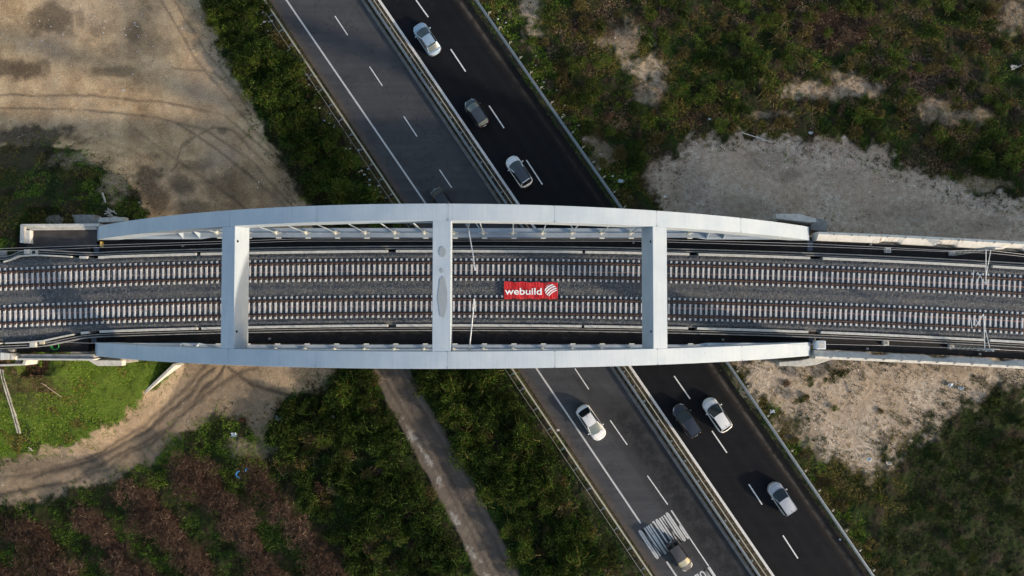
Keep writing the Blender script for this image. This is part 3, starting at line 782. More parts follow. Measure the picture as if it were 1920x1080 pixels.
# kerbs beside the ballast, cable troughs outside them
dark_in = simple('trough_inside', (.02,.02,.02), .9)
def offs_path(fn, X0_, X1_, z, d, st=.8):
    return [Tv(x, fn(x)+d, z) for x in np.arange(X0_, X1_+.01, st)]
for fn, sg, lab in ((up_edge, 1, 'upper'), (lo_edge, -1, 'lower')):
    root = empty('ballast_kerb', Tv(X0, fn(X0), 8.3), 'whitish concrete kerb holding the ballast on the %s side of the tracks' % lab, 'kerb')
    seg = [(-110, -57), (-56.9, -54), (-53.9, -46.2), (-45.8, -44.6), (-43.8, -33.1), (-32.9, -12.2), (-12.0, 8.1), (8.3, 20.2), (20.5, 33.0), (33.9, 52), (52.2, 110)]
    for a, b in seg:
        m = MB(); ww = .13 if a > -50 or a < -56.95 else .07
        m.sweep(offs_path(fn, a, b, 0, 0), [(ww, 8.2), (ww, 9.60), (-ww, 9.60), (-ww, 8.2)]); m.build('kerb_length', conc_l, root)
    root = empty('cable_trough', Tv(X0, fn(X0)+sg*.4, 8.3), 'narrow grey concrete cable trough beside the ballast kerb on the %s side' % lab, 'cable trough')
    for d, wd in ((.30, .04), (.56, .045)):
        m = MB(); m.sweep(offs_path(fn, -110, 110, 0, sg*d), [(wd, 8.2), (wd, 9.30), (-wd, 9.30), (-wd, 8.2)]); m.build('side_wall', conc, root)
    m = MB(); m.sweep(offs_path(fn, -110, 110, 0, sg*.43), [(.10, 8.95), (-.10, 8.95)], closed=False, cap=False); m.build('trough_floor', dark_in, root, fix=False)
    m = MB(); m.sweep(offs_path(fn, -110, 110, 9.2, sg*.44), [(.03, .03), (-.03, .03), (-.03, -.03), (.03, -.03)]); m.build('cable', darksteel, root)

# ---------------------------------------------------------------- approaches
def pw(pts, z): return [tuple(W(x, y, z)[:2]) for x, y in pts]
def slab(name, pts, z0, z1, mat, parent=None, bevel=.03):
    m = MB(); m.prism(pw(pts, z1), z0, z1); return m.build(name, mat, parent, bevel=bevel)
rustc = NT('rust_streaked_concrete'); a_ = rustc.noise(1.0, 5, .75, vec=rustc.mapv((5.5, .5, .5))); b_ = rustc.noise(1.2, 5, .7)
cc = rustc.mix(rustc.ramp(b_, [(.35, 0), (.7, 1)]), (.50,.485,.44), (.62,.60,.56))
cc = rustc.mix(rustc.math('MULTIPLY', rustc.ramp(a_, [(.56, 0), (.64, 1)]), rustc.ramp(rustc.noise(.5, 3), [(.42, 0), (.55, .85)])), cc, (.20,.12,.065))
rustc = rustc.out(cc, .85, 0, .3)
# right: viaduct
via = empty('railway_viaduct', (45, CYb, 0), 'concrete railway viaduct with sloped parapets running from the arch bridge to the right', 'viaduct')
m = MB(); m.prism([T(x, 5.9) for x in np.arange(33.3, 111, 4)]+[T(x, -5.9) for x in np.arange(110.3, 33.2, -4)], 7.6, 8.27); m.build('deck', black, via)
m = MB(); m.prism([T(x, 3.5) for x in np.arange(33.6, 111, 4)]+[T(x, -3.5) for x in np.arange(110.3, 33.5, -4)], 5.6, 7.6); m.build('girder', conc, via)
for sg in (1, -1):
    P = []; 
    def edge(x, k=sg):   # inner edge with scallops
        s0 = 0
        for c in ((40.6, 47.2, 54, 61) if k < 0 else (41.5, 47.6, 55, 62)): s0 = max(s0, float(sst(1.35, .7, abs(x-c))))
        return 5.98+.25*s0
    xs_ = np.arange(33.5, 110, .25)
    m = MB(); vs = []; 
    for x in xs_:
        e = edge(x)
        for off, z in ((e, 7.6), (e, 8.75), (6.62, 9.25), (6.90, 9.10), (6.92, 7.6)):
            vs.append(Tv(x, sg*off, z))
    n = 5; fs = []
    for i in range(len(xs_)-1):
        for k in range(n): fs.append((i*n+k, i*n+(k+1) % n, (i+1)*n+(k+1) % n, (i+1)*n+k))
    fs += [tuple(range(n)), tuple(range((len(xs_)-1)*n, len(xs_)*n))]
    m.add(vs, fs); par = m.build('parapet', rustc if sg > 0 else conc_l, via)
    m = MB()
    for x in np.arange(35.2, 66, 1.93):       # lifting recesses / drip blocks on the ridge
        p = Tv(x, sg*6.66, 9.24); m.box(p, (.28, .12, .05), rz=.6)
    m.build('ridge_block', conc_d, par)
for x in (37, 62, 87):
    m = MB(); m.box((x, T(x, 0)[1], 2.75), (2.2, 8, 5.5)); m.box((x, T(x, 0)[1], 5.3), (2.8, 10.5, .6)); m.build('pier', conc, via, bevel=.1)
# end piers of the bridge: angled concrete blocks showing at the four corners
def pier_block(label, pts, z0, z1, extra=None, mat=None, e_z=None):
    root = empty('pier_wing', W(sum(p[0] for p in pts)/len(pts), sum(p[1] for p in pts)/len(pts), 0), label, 'concrete block')
    slab('cap', pts, z1-.9, z1, mat or conc_l, root)
    cx_ = sum(p[0] for p in pts)/len(pts); slab('body', [(cx_+(x-cx_)*.86, y+(3 if y < 540 else -3)) for x, y in pts], -.3, z1-.9, conc_d, root)
    if extra: slab('lower_step', extra, -0.3, e_z or z0-.02, conc, root)
    return root
pier_block('pale concrete pier block left of the upper arch foot', [(186,408),(233,407),(233,415),(183,417)], -.2, 7.6, [(163,419),(186,407),(190,430),(163,430)], e_z=7.0)
pier_block('pale concrete pier block left of the lower arch foot', [(163,675),(228,676),(228,686),(182,686)], -.2, 7.6)
pier_block('pale angular pier block above the right foot of the upper arch', [(1454,401),(1500,401),(1530,410),(1531,416),(1518,417),(1456,410)], 6.4, 7.6, [(1520,410),(1536,409),(1551,415),(1551,434),(1520,431)], e_z=6.2)
pier_block('pale angular pier block below the right foot of the lower arch', [(1461,679),(1500,676),(1535,668),(1558,669),(1557,675),(1530,684),(1508,687),(1461,686)], -.2, 7.6)
for xx, ln in ((CX-HS-.6, 'left'), (CX+HS+.6, 'right')):
    root = empty('bridge_pier', (xx, CYb, 0), 'concrete pier under the %s end of the arch bridge' % ln, 'pier')
    m = MB(); m.box((xx, CYb, 3.0), (2.6, 12.0, 6.2)); m.build('wall', conc, root, bevel=.1)
    m = MB()
    for yy in (-5.5, 0, 5.5): m.box((xx, CYb+yy, 6.35), (1.0, 1.2, .5))
    m.build('bearing', darksteel, root)
# left: abutment with its walkway and parapets
ab = empty('abutment', (-50, CYb, 0), 'concrete abutment of the railway at the left end of the arch bridge', 'abutment')
m = MB(); m.prism([(-120, CYb-6.6), (-120, CYb+6.0), (-45.6, CYb+6.0), (-45.6, CYb-6.6)], 6.5, 8.27); m.build('deck', black, ab)
m = MB(); m.prism([(-52, CYb-6.9), (-52, CYb+8.6), (-46.3, CYb+8.6), (-46.3, CYb-6.9)], -.3, 6.45); m.build('wall', conc, ab)
asph_d = simple('walkway_asphalt', (.055,.048,.045), .9, 0, .45, .8)
slab('side_platform', [(50,424),(186,424),(186,462),(50,462)], 8.0, 8.30, asph_d, ab, 0)
m = MB()
for a, b, za, zb2 in (((40,421),(186,420), 9.1, 9.1), ):
    pass
slab('parapet', [(39,420),(186,419),(184,424),(46,424.5)], 7.9, 9.10, conc_l, ab)
slab('inner_ledge', [(46,425),(181,424),(181,430),(56,431)], 7.9, 8.75, conc_l, ab)
slab('parapet', [(38,420.5),(45.5,424.7),(45.5,456),(37,455)], 7.9, 9.10, conc_l, ab)
slab('inner_ledge', [(46,431.5),(56,431.5),(56,456.5),(46,455)], 7.9, 8.85, rustc, ab)
slab('parapet', [(38,664),(176,664),(176,672),(38,671)], 7.9, 8.85, conc_d, ab)
slab('parapet_coping', [(28,671.6),(178,672.6),(172,676),(28,675)], 7.9, 9.05, conc_l, ab)
slab('end_block', [(0,661),(18,663),(26,669),(26,674),(0,675)], 7.9, 9.5, rustc, ab)
slab('wing_wall', [(-60,655),(24,655),(24,660),(-60,660)], 7.9, 8.9, conc, ab)
slab('wing_wall', [(-60,684),(41,682),(46,672),(50,676),(47,685),(-60,689)], 5.0, 8.6, conc_l, ab)
slab('wing_slab', [(-60,676),(40,675),(38,681),(-60,683)], 5.0, 8.2, conc_d, ab)
m = MB()
for k in range(3): m.box(W(185+k*0+ (k % 2)*6, 458, 8.6), (.13, .55, .5))
m.build('yellow_bracket', simple('yellow_paint', (.55,.36,.08), .6), ab)
# floor pits, boxes and small fittings on the walkways
def boxthing(name, label, cat, px, py, wpx, hpx, z0, z1, mat, inner=None, group=None):
    c = W(px, py, z1); s17 = F/(H-z1)
    root = empty(name, (c.x, c.y, z0), label, cat, group)
    m = MB(); m.box((c.x, c.y, (z0+z1)/2), (wpx/s17, hpx/s17, z1-z0)); m.build('body', mat, root, bevel=.02)
    if inner:
        m = MB(); m.box((c.x, c.y, z1+.01), (wpx/s17*inner, hpx/s17*inner, .05)); m.build('lid', conc_d if inner < .7 else conc_l, root, bevel=.01)
    return root
boxthing('cable_pit', 'pale square cable box with a plain lid on the upper cable trough', 'cable box', 50, 472, 10, 9, 8.2, 9.5, conc_l, .85)
r_ = boxthing('cable_pit', 'square cable box with a dark open middle on the upper cable trough', 'cable box', 63, 473, 12, 10, 8.2, 9.45, conc_l)
m = MB(); c = W(63, 473, 9.47); m.box((c.x, c.y, 9.46), (.34, .34, .04)); m.build('opening', dark_in, r_)
boxthing('cable_pit', 'whitish square cable box with a plain lid on the lower cable trough', 'cable box', 61, 646, 12, 9, 8.2, 9.5, conc_l, .85)
boxthing('cable_pit', 'small tan cable box beside the white one on the lower cable trough', 'cable box', 78, 642, 9, 7, 8.2, 9.4, simple('tan_concrete', (.45,.40,.30), .85))
boxthing('equipment_cabinet', 'pale blue-white equipment cabinet on the walkway right of the lower arch foot', 'cabinet', 1540, 647, 17, 16, 8.25, 9.4, simple('cabinet_paint', (.62,.68,.74), .5), .75)
boxthing('concrete_plinth', 'square grey plinth at the left edge of the picture beside the upper cable trough', 'mast base', 5, 476, 12, 13, 8.25, 9.0, conc, .5)
for lab, px, py in (('square concrete mast plinth on the upper right walkway, nearest the arch foot', 1666, 469), ('square concrete mast plinth on the lower right walkway, nearest the cabinet', 1662, 643)):
    r_ = boxthing('concrete_plinth', lab, 'mast base', px, py, 10, 10, 8.25, 8.7, conc_l, .5)
for k, (px, py) in enumerate([(342,461),(1633,458),(1188,455),(505,635),(1356,637),(1627,654),(1838,664)]):
    boxthing('drain_cover', 'tiny square grey drain fitting on the black walkway', 'drain fitting', px, py, 4, 4, 8.25, 8.5, conc, .4, 'small drain fittings on the black walkways')
# expansion joint plates
for lab, px, y0, y1 in (('dark blue steel joint plate across the upper walkway at the left arch foot', 181, 462, 475), ('dark steel joint plate across the lower walkway at the left arch foot', 176, 634, 643), ('steel joint plate across the upper walkway at the right arch foot', 1519, 451, 471), ('steel joint plate across the lower walkway at the right arch foot', 1522, 627, 640)):
    root = MB(); root.prism(pw([(px-5, y0), (px+5, y0), (px+5, y1), (px-5, y1)], 8.33), 8.29, 8.33)
    setp(root.build('joint_plate', simple('joint_steel', (.06,.075,.10), .5, .4) if 'joint_steel' not in bpy.data.materials else bpy.data.materials['joint_steel']), lab, 'joint plate')
# green hose coil
m = MB(); c = W(102, 649, 8.5)
for r0, dz, ox in ((.40, .03, 0), (.36, .08, .03), (.42, .12, -.02)):
    pts = [c+Vector((ox+r0*math.cos(k/20*2*math.pi), r0*math.sin(k/20*2*math.pi), dz-.2)) for k in range(21)]
    for a, b in zip(pts[:-1], pts[1:]): m.tube(a, b, .03, 6)
m.tube(c+Vector((-.1, .4, -.1)), c+Vector((-1.1, .75, .3)), .025, 6)
setp(m.build('hose', simple('green_plastic', (.02,.30,.06), .4)), 'coiled green plastic hose on the black walkway near the lower left arch foot', 'hose')

# ---------------------------------------------------------------- overhead line
masts = []
wirem = simple('grey_wire', (.42,.42,.44), .5, .5, .1); copper = simple('copper_wire', (.50,.26,.20), .5, .5, .1); white_ins = simple('insulator', (.75,.75,.75), .3)
def latt(label, px, py, ztop, base_z=8.3, cant=None):
    b = W(px, py, 8.5); root = empty('catenary_mast', (b.x, b.y, base_z), label, 'mast')
    m = MB(); m.box((b.x, b.y, base_z+.2), (.55, .55, .4)); m.build('base', conc_l, root, bevel=.02)
    m = MB(); r0, r1 = .22, .13
    cor = [(-1, -1), (1, -1), (1, 1), (-1, 1)]
    N = 16
    for cx, cy in cor: m.bar((b.x+cx*r0, b.y+cy*r0, base_z+.3), (b.x+cx*r1, b.y+cy*r1, ztop), .06, .06)
    for k in range(N):
        z0 = base_z+.5+(ztop-base_z-.6)*k/N; z1 = base_z+.5+(ztop-base_z-.6)*(k+1)/N; f0 = (z0-base_z)/(ztop-base_z); f1 = (z1-base_z)/(ztop-base_z)
        ra = r0+(r1-r0)*f0; rb = r0+(r1-r0)*f1
        for j in range(4):
            p, q = cor[j], cor[(j+1) % 4]
            if k % 2: p, q = q, p
            m.bar((b.x+p[0]*ra, b.y+p[1]*ra, z0), (b.x+q[0]*rb, b.y+q[1]*rb, z1), .035, .035)
    m.build('lattice', galv, root)
    m = MB(); m.box((b.x, b.y, ztop-.3), (.9, .32, .12)); m.box((b.x, b.y, ztop-1.5), (.9, .3, .1)); m.bar((b.x-.6, b.y+.1, ztop), (b.x+.8, b.y+.1, ztop+.05), .06, .06); m.build('head', galv, root)
    if cant:
        sgn = cant; ca = MB(); tip = Vector((b.x+.15, b.y+sgn*3.6, ztop-1.3))
        ca.tube((b.x-.45, b.y+sgn*.1, ztop-.3), tip, .034, 8); ca.tube((b.x+.45, b.y+sgn*.1, ztop-.9), tip+Vector((.06, -sgn*.7, -.1)), .03, 8)
        c_ = ca.build('cantilever', white_ins, root)
        ca = MB(); ca.tube(tip+Vector((-.1, -sgn*1.1, -.6)), tip+Vector((-.55, -sgn*.2, -.7)), .03, 6); ca.tube(tip+Vector((.0, 0, 0)), tip+Vector((-.3, -sgn*1.3, -.8)), .035, 6); ca.tube(tip+Vector((-.75, -sgn*1.5, -.7)), tip+Vector((-.85, -sgn*.3, -.75)), .03, 6)
        ca.build('steady_arm', white_ins, c_)
    return b
mU = latt('lattice catenary mast with two arms reaching over the upper track, at the right edge', 1785, 475, 15.0, cant=-1)
mL = latt('lattice catenary mast with two arms reaching over the lower track, at the right edge', 1783, 650, 15.0, cant=1)
def hung(label, px0, py0, px1, py1, z):
    a = W(px0, py0, z+.2); b = W(px1, py1, z-.2); root = empty('overhead_bracket', a, label, 'wire bracket')
    m = MB(); m.tube(a, a+(b-a)*.78, .055, 8); m.tube(a+(b-a)*.74, b, .04, 8); m.build('arm', white_ins, root)
    m = MB()
    for k in range(5): q = a+(b-a)*(.05+.02*k); m.tube(q, q+(b-a).normalized()*.04, .10, 8)
    m.box(a, (.42, .3, .5)); m.build('mount', galv, root)
    m = MB(); m.tube(a+(b-a)*.78+Vector((-.12, 0, -.3)), b+Vector((-.1, 0, -.5)), .03, 6); m.tube(a+(b-a)*.78+Vector((-.12, 0, -.3)), a+(b-a)*.72, .03, 6); m.build('steady_arm', white_ins, root)
hung('white bracket reaching over the upper track, right of the middle cross beam', 877, 421, 892, 507, 14.2)
hung('white bracket reaching over the lower track, right of the middle cross beam', 880, 655, 890, 560, 14.2)
def wire(label, pts, r, mat, sag=0):
    m = MB()
    P = []
    for a, b in zip(pts[:-1], pts[1:]):
        for k in range(8): P.append(a+(b-a)*(k/8))
    P.append(pts[-1])
    for a, b in zip(P[:-1], P[1:]): m.tube(a, b, r, 5)
    setp(m.build('overhead_wire', mat), label, 'wire')
def tw(xs_, off, z): return [Tv(x, off, z) for x in xs_]
wire('thin copper contact wire above the upper track', tw([-100,-60,-30,-3,25,49,75,100], 1.70, 13.4), .014, copper)
wire('thin copper contact wire above the lower track', tw([-100,-60,-30,-3,25,49,75,100], -1.85, 13.4), .014, copper)
wire('thin grey feeder wire over the upper walkway, the farther from the track', [W(-300,488,13), W(0,466,13), W(175,460,13), W(560,448,13), W(1190,448,13), W(1520,457,13), W(1785,470,14.6), W(1862,470,14.6), W(1920,477,14.4), W(2300,520,14)], .017, wirem)
wire('thin grey feeder wire over the upper walkway, the nearer to the track', [W(-300,492,12), W(0,471,12), W(175,464.5,12), W(560,452,12), W(1190,452,12), W(1520,462,12), W(1862,475,14), W(1920,481,14), W(2300,526,13)], .017, wirem)
wire('thin grey feeder wire along the lower walkway', [W(-300,652,12), W(85,641,12), W(176,643.5,12), W(700,649,11.5), W(1340,649,11.5), W(1530,645,12), W(1662,648,12), W(1862,655,14), W(1920,658,14), W(2300,690,13)], .017, wirem)

# ---------------------------------------------------------------- the red banner
t = NT('banner_cloth'); n = t.noise(1.0, 3, .6, vec=t.mapv((9, .3, 1)))
redm = t.out(t.mix(t.ramp(t.noise(1.6, 5, .7), [(.5, 0), (.75, .35)]), t.ramp(n, [(.3, (.44,.006,.012)), (.7, (.70,.02,.025))]), (.30,.03,.03)), .55, 0, .4)
wht = simple('banner_white', (.85,.85,.85), .5, 0, .05)
zb0 = 9.78
A = W(945,528,zb0); B = W(1046,530,zb0); C_ = W(1046,560.5,zb0); D = W(945,560,zb0)
root = empty('banner', (A+C_)/2, 'red cloth banner with white lettering and a striped globe emblem lying between the tracks', 'banner')
def bz(u, v): return .026*math.sin(u*2*math.pi*37+.8*math.sin(v*4+u*9))*(1+.5*math.sin(u*31+v*3))+.03*math.sin(u*2*math.pi*5+v*2.5)*math.sin(v*3+1)
nu, nv = 300, 16; V = []; 
for i in range(nu+1):
    for j in range(nv+1):
        u = i/nu; v = j/nv; p = (D*(1-u)+C_*u)*(1-v)+(A*(1-u)+B*u)*v; V.append((p.x+.01*math.sin(u*90)*v, p.y+(.035*math.sin(u*23)+.02*math.sin(u*61))*(v-.5)*2, zb0+bz(u, v)))
ii = np.arange((nu+1)*(nv+1)).reshape(nu+1, nv+1)
Q = np.stack([ii[:-1, :-1], ii[1:, :-1], ii[1:, 1:], ii[:-1, 1:]], -1).reshape(-1, 4)
link('cloth', np_mesh('cloth', np.array(V), Q, redm, smooth=True), root)
m = MB()
for k in range(7):
    for s in (.05, .95):
        p = (D*(1-(k+.5)/7)+C_*((k+.5)/7))*(1-s)+(A*(1-(k+.5)/7)+B*((k+.5)/7))*s
        m.box((p.x, p.y, 9.62), (.12, .12, .28))
m.build('support_block', conc_d, root)
ux = (C_-D).normalized(); uy = (A-D).normalized(); Wd = (C_-D).length; Hd = (A-D).length
text_mesh('lettering', 'webuild', wht, D+ux*(.015*Wd)+uy*(.235*Hd)+Vector((0, 0, .075)), ux, uy, Wd*.685, Hd*.40, root, bold=.014)
m = MB(); gc = D+ux*(.87*Wd)+uy*(.50*Hd)+Vector((0, 0, .075)); rr = Hd*.36
for i, (y0, th) in enumerate(((.80, .13), (.48, .17), (.12, .18), (-.28, .17), (-.62, .13))):
    top = []; bot = []
    for k in range(25):
        s = -1+2*k/24
        # stripes rising to the right, bowed
        def pt(off):
            a = off+.22*(1-s*s)*1.0
            x, y = s, a
            ca, sa = math.cos(.62), math.sin(.62)
            X, Y = x*ca-y*sa, x*sa+y*ca
            L_ = math.hypot(X, Y)
            if L_ > 1: X, Y = X/L_, Y/L_
            return X, Y
        top.append(pt(y0+th*.62)); bot.append(pt(y0-th*.62))
    vs = [gc+ux*(x*rr)+uy*(y*rr) for x, y in top]+[gc+ux*(x*rr)+uy*(y*rr) for x, y in bot]
    m.add(vs, [(k, k+1, 25+k+1, 25+k) for k in range(24)])
o = m.build('emblem', wht, root, fix=False)
if sum(p.normal.z for p in o.data.polygons) < 0: o.data.flip_normals()
# ---------------------------------------------------------------- cars
def paint(name, col, metal=.0, rough=.35, coat=.6):
    t = NT(name); n = t.noise(2, 4, .6, vec=t.co(True))
    c = t.mix(t.ramp(n, [(.4, 0), (.7, .25)]), tuple(col), tuple(x*.8 for x in col))
    m = t.out(c, rough, metal, .5); t.b.inputs['Coat Weight'].default_value = coat; t.b.inputs['Coat Roughness'].default_value = .12
    return m
glass = NT('car_glass'); glass = glass.out((.010,.013,.015), .08, 0, .5)
glass_g = NT('car_windscreen'); glass_g = glass_g.out((.018,.026,.028), .10, 0, .6)
tyre = simple('tyre_rubber', (.02,.02,.02), .9); rim = simple('rim_alloy', (.35,.36,.38), .35, .8, .1)
trim = simple('black_trim', (.012,.012,.014), .5); lampg = NT('headlight_glass').out((.55,.58,.62), .15, 0, .8); redl = NT('taillight_red').out((.28,.012,.012), .25, 0, .6)
platem = simple('plate', (.65,.65,.62), .5)
KIND = dict(
 sedan=dict(cow=.26, rf=.015, rr=-.27, rb=-.405, Hh=1.44, wr=.62, nose=.70, deck=.96, tail=.90),
 hatch=dict(cow=.26, rf=.02, rr=-.36, rb=-.445, Hh=1.48, wr=.63, nose=.72, deck=.95, tail=.88),
 suv=dict(cow=.255, rf=.02, rr=-.385, rb=-.46, Hh=1.62, wr=.68, nose=.82, deck=1.0, tail=.9),
 mini=dict(cow=.27, rf=.06, rr=-.37, rb=-.45, Hh=1.55, wr=.66, nose=.75, deck=.98, tail=.88))
def make_car(label, px, py, heading, L, Wd, kind, body_m, roof_m=None, rearglass=None, wind=None, rails=False, dark_lamps=False):
    K = KIND[kind]; Hh = K['Hh']; roof_m = roof_m or body_m
    p = W(px, py, .75); yaw = math.atan2(heading.y, heading.x)
    root = empty('car', (p.x, p.y, 0), label, 'car', None, yaw)
    hl = L/2
    ends = [0, .006, .02, .045, .08, .13, .20, .29, .40, .55, .75, 1.0]
    xs_ = [-hl+e for e in ends]+[hl*q for q in (-.4, -.25, -.1, .05, .2, .32, .42)]+[hl-e for e in ends[::-1]]
    xs_ = sorted(set(round(q, 4) for q in xs_))
    cow, rb = K['cow']*L, K['rb']*L; belt = .62*Hh
    def topz(x):
        t_ = np.interp(x, [-hl, -hl*.97, rb-.05, rb+.1, cow-.1, cow+.15, hl*.72, hl*.92, hl], [K['tail']*.80, K['tail']*.95, K['deck']*.98, belt, belt, belt*.985, belt*.93, K['nose'], K['nose']*.82])
        return float(t_)
    def hw(x):
        fr = min(1, max(0, hl-x)/.62)**.42; re_ = min(1, max(0, x+hl)/.42)**.34
        fr = 1-(1-fr)**1.25; re_ = 1-(1-re_)**1.25
        return Wd/2*max(.16, min(fr, re_))*(1-.035*(x/hl)**2)
    prof = [(0, .20), (.75, .20), (.94, .26), (1.0, .42), (1.0, .60), (.975, .80), (.93, .93), (.80, .985), (.45, 1.0), (0, 1.012)]
    vs = []; n = len(prof)*2-2
    for x in xs_:
        h_ = hw(x); zt = topz(x); z0 = .20 if abs(x) < hl*.9 else .28; zt -= .10*max(0, 1-(hl-abs(x))/.12)
        full = [(a*h_, z0+(zt-z0)*(b-.2)/.8) for a, b in prof]
        ring = full+[(-a, b) for a, b in full[-2:0:-1]]
        vs += [(x, a, b) for a, b in ring]
    n = len(ring); fs = []
    for i in range(len(xs_)-1):
        for k in range(n): fs.append((i*n+k, i*n+(k+1) % n, (i+1)*n+(k+1) % n, (i+1)*n+k))
    fs += [tuple(range(n)), tuple(range((len(xs_)-1)*n, len(xs_)*n))]
    m = MB(); m.add(vs, fs); body = m.build('body', body_m, root, local=True, smooth=True)
    # shut lines: bonnet edge and boot
    m = MB()
    for sy in (-1, 1):
        for xa, xb_ in ((cow+.1, hl*.86),):
            a = (xa, sy*Wd*.375, topz(xa)*1.006); b = (xb_, sy*Wd*.30, topz(xb_)*1.008)
            m.bar(a, b, .015, .012)
    m.bar((hl*.86, -Wd*.30, topz(hl*.86)*1.008), (hl*.86, Wd*.30, topz(hl*.86)*1.008), .015, .012)
    m.build('panel_gap', trim, body, local=True)
    # greenhouse
    wb = Wd*.445; wr = Wd*(K['wr']+.085)/2; xr1, xr2 = K['rf']*L, K['rr']*L; zr = Hh-.05; zb = belt-.02
    def patch(name, P, mat, bulge=(0, 0, 0), nU=8, nV=8, par=root):
        P = [Vector(q) for q in P]; bv = Vector(bulge); vs = []
        for i in range(nU+1):
            for j in range(nV+1):
                u, v = i/nU, j/nV
                q = P[0]*(1-u)*(1-v)+P[1]*u*(1-v)+P[2]*u*v+P[3]*(1-u)*v
                bb = Vector((bv.x, bv.y, bv.z*(.4+.6*4*v*(1-v)))) if name == 'roof' else bv*(1-.72*v)
                vs.append(q+bb*(4*u*(1-u)))
        fs = [(i*(nV+1)+j, (i+1)*(nV+1)+j, (i+1)*(nV+1)+j+1, i*(nV+1)+j+1) for i in range(nU) for j in range(nV)]
        mm = MB(); mm.add(vs, fs)
        o = mm.build(name, mat, par, local=True, smooth=True, fix=False)
        cc = sum((Vector(v) for v in vs), Vector())/len(vs)
        if o.data.polygons[len(fs)//2].normal.dot(cc-Vector((0, 0, .5))) < 0: o.data.flip_normals()
        return o
    fc, rc = cow+.08, rb
    patch('windscreen', [(fc-.14, -wb*.97, zb+.02), (fc-.14, wb*.97, zb+.02), (xr1, wr, zr), (xr1, -wr, zr)], wind or glass_g, (.24, 0, .04))
    patch('rear_window', [(rc+.06, -wb*.88, zb+.03), (rc+.06, wb*.88, zb+.03), (xr2, wr*.96, zr), (xr2, -wr*.96, zr)], rearglass or glass, (-.12, 0, .03))
    for sy in (-1, 1):
        patch('side_window', [(fc-.25, sy*wb, zb), (rc+.08, sy*wb*.95, zb+.02), (xr2+.02, sy*wr, zr), (xr1, sy*wr, zr)], glass, (0, sy*.06, 0))
        m = MB()
        m.bar((fc-.2, sy*wb*.97, zb), (xr1, sy*wr*1.0, zr+.01), .07, .05); m.build('pillar', body_m, root, local=True)
        m = MB(); m.bar((rc+.05, sy*wb*.93, zb+.02), (xr2, sy*wr*.99, zr+.01), .075, .035); m.build('pillar', body_m, root, local=True)
        m = MB(); xm = (xr1+xr2)/2+.1; m.bar((xm, sy*(wb+.02), zb), (xm, sy*(wr+.03), zr), .07, .03); m.build('pillar', trim, root, local=True)
    rf_ = patch('roof', [(xr1+.02, -wr*1.03, zr), (xr1+.02, wr*1.03, zr), (xr2-.06, wr*1.0, zr-.02), (xr2-.06, -wr*1.0, zr-.02)], roof_m, (.06, 0, .07), 8, 12)
    m = MB()
    for sy in (-1, 1): m.bar((xr1+.02, sy*wr*.985, zr+.012), (xr2-.05, sy*wr*.965, zr-.005), .035, .035)
    m.build('roof_rail', galv if rails else trim, rf_, local=True)
    m = MB(); m.tube((xr2+.15, 0, zr+.03), (xr2+.0, 0, zr+.16), .02, 6, .008); m.box((xr2+.16, 0, zr+.055), (.12, .05, .04)); m.build('aerial', trim, rf_, local=True)
    m = MB(); m.box((xr2-.02, 0, zr+.0), (.12, wr*1.6, .03)); m.build('spoiler', body_m if kind != 'sedan' else trim, rf_, local=True)
    m = MB(); m.box((fc-.02, 0, zb+.015), (.10, wb*1.5, .03)); m.build('wiper_cowl', trim, body, local=True)
    for sy in (-1, 1):
        m = MB(); m.box((fc-.42, sy*(Wd/2+.10), zb+.06), (.13, .20, .13)); m.bar((fc-.40, sy*(Wd/2-.06), zb), (fc-.42, sy*(Wd/2+.04), zb+.05), .05, .04)
        m.build('mirror', body_m, root, local=True, bevel=.03, smooth=True)
        m = MB(); a = hl*.955; m.add([(a-.03, sy*hw(a-.03)*.62, topz(a-.03)*1.004), (a-.08, sy*hw(a-.08)*.84, topz(a-.08)*.995), (a-.40, sy*hw(a-.40)*.92, topz(a-.40)*.985), (a-.32, sy*hw(a-.32)*.80, topz(a-.32)*1.004), (a-.10, sy*hw(a-.10)*.66, topz(a-.10)*1.012)], [(0, 1, 2, 3, 4)])
        o = m.build('headlight', lampg if not dark_lamps else trim, root, local=True, fix=False)
        if o.data.polygons[0].normal.z < 0: o.data.flip_normals()
        m = MB(); m.box((-hl+.13, sy*(hw(-hl+.13)-.09), K['tail']*.80), (.14, .16, .14)); m.build('taillight', redl, root, local=True, bevel=.03)
    m = MB(); m.box((-hl+.0, 0, .60), (.03, .40, .12)); m.build('number_plate', platem, root, local=True)
    for sx in (1, -1):
        for sy in (-1, 1):
            x = sx*hl*.60; y = sy*(Wd/2-.13)
            m = MB(); m.tube((x, y-.11, .32), (x, y+.11, .32), .32, 20); wh = m.build('wheel', tyre, root, local=True)
            m = MB(); m.tube((x, y+sy*.10, .32), (x, y+sy*.125, .32), .20, 14); m.build('rim', rim, wh, local=True)
    return root
up = (W(917,198)-W(945,240)).normalized(); dn = (W(1329,1062)-W(1294,1010)).normalized()
silver = paint('silver_blue_paint', (.26,.35,.45), .2, .35); silver2 = paint('silver_paint', (.40,.41,.44), .3, .35)
white = paint('white_paint', (.62,.62,.62), 0, .35); blk = paint('black_paint', (.012,.013,.016), 0, .25, .9); dgrn = paint('dark_teal_paint', (.012,.020,.026), .2, .3, .9)
blk2 = paint('charcoal_paint', (.012,.014,.024), .2, .3, .9); panor = paint('dark_glass_roof', (.03,.035,.045), 0, .18, 1); greyp = paint('grey_brown_paint', (.038,.036,.042), .1, .45, .15)
pale_gl = NT('pale_windscreen').out((.07,.08,.065), .15, 0, .9); greygl = NT('grey_rear_glass').out((.09,.11,.105), .2, 0, .7)
S15 = F/H
make_car('silver-blue saloon at the top of the black carriageway, farthest up the road', 800, 72, up, 4.35, 1.84, 'sedan', silver, rearglass=greygl)
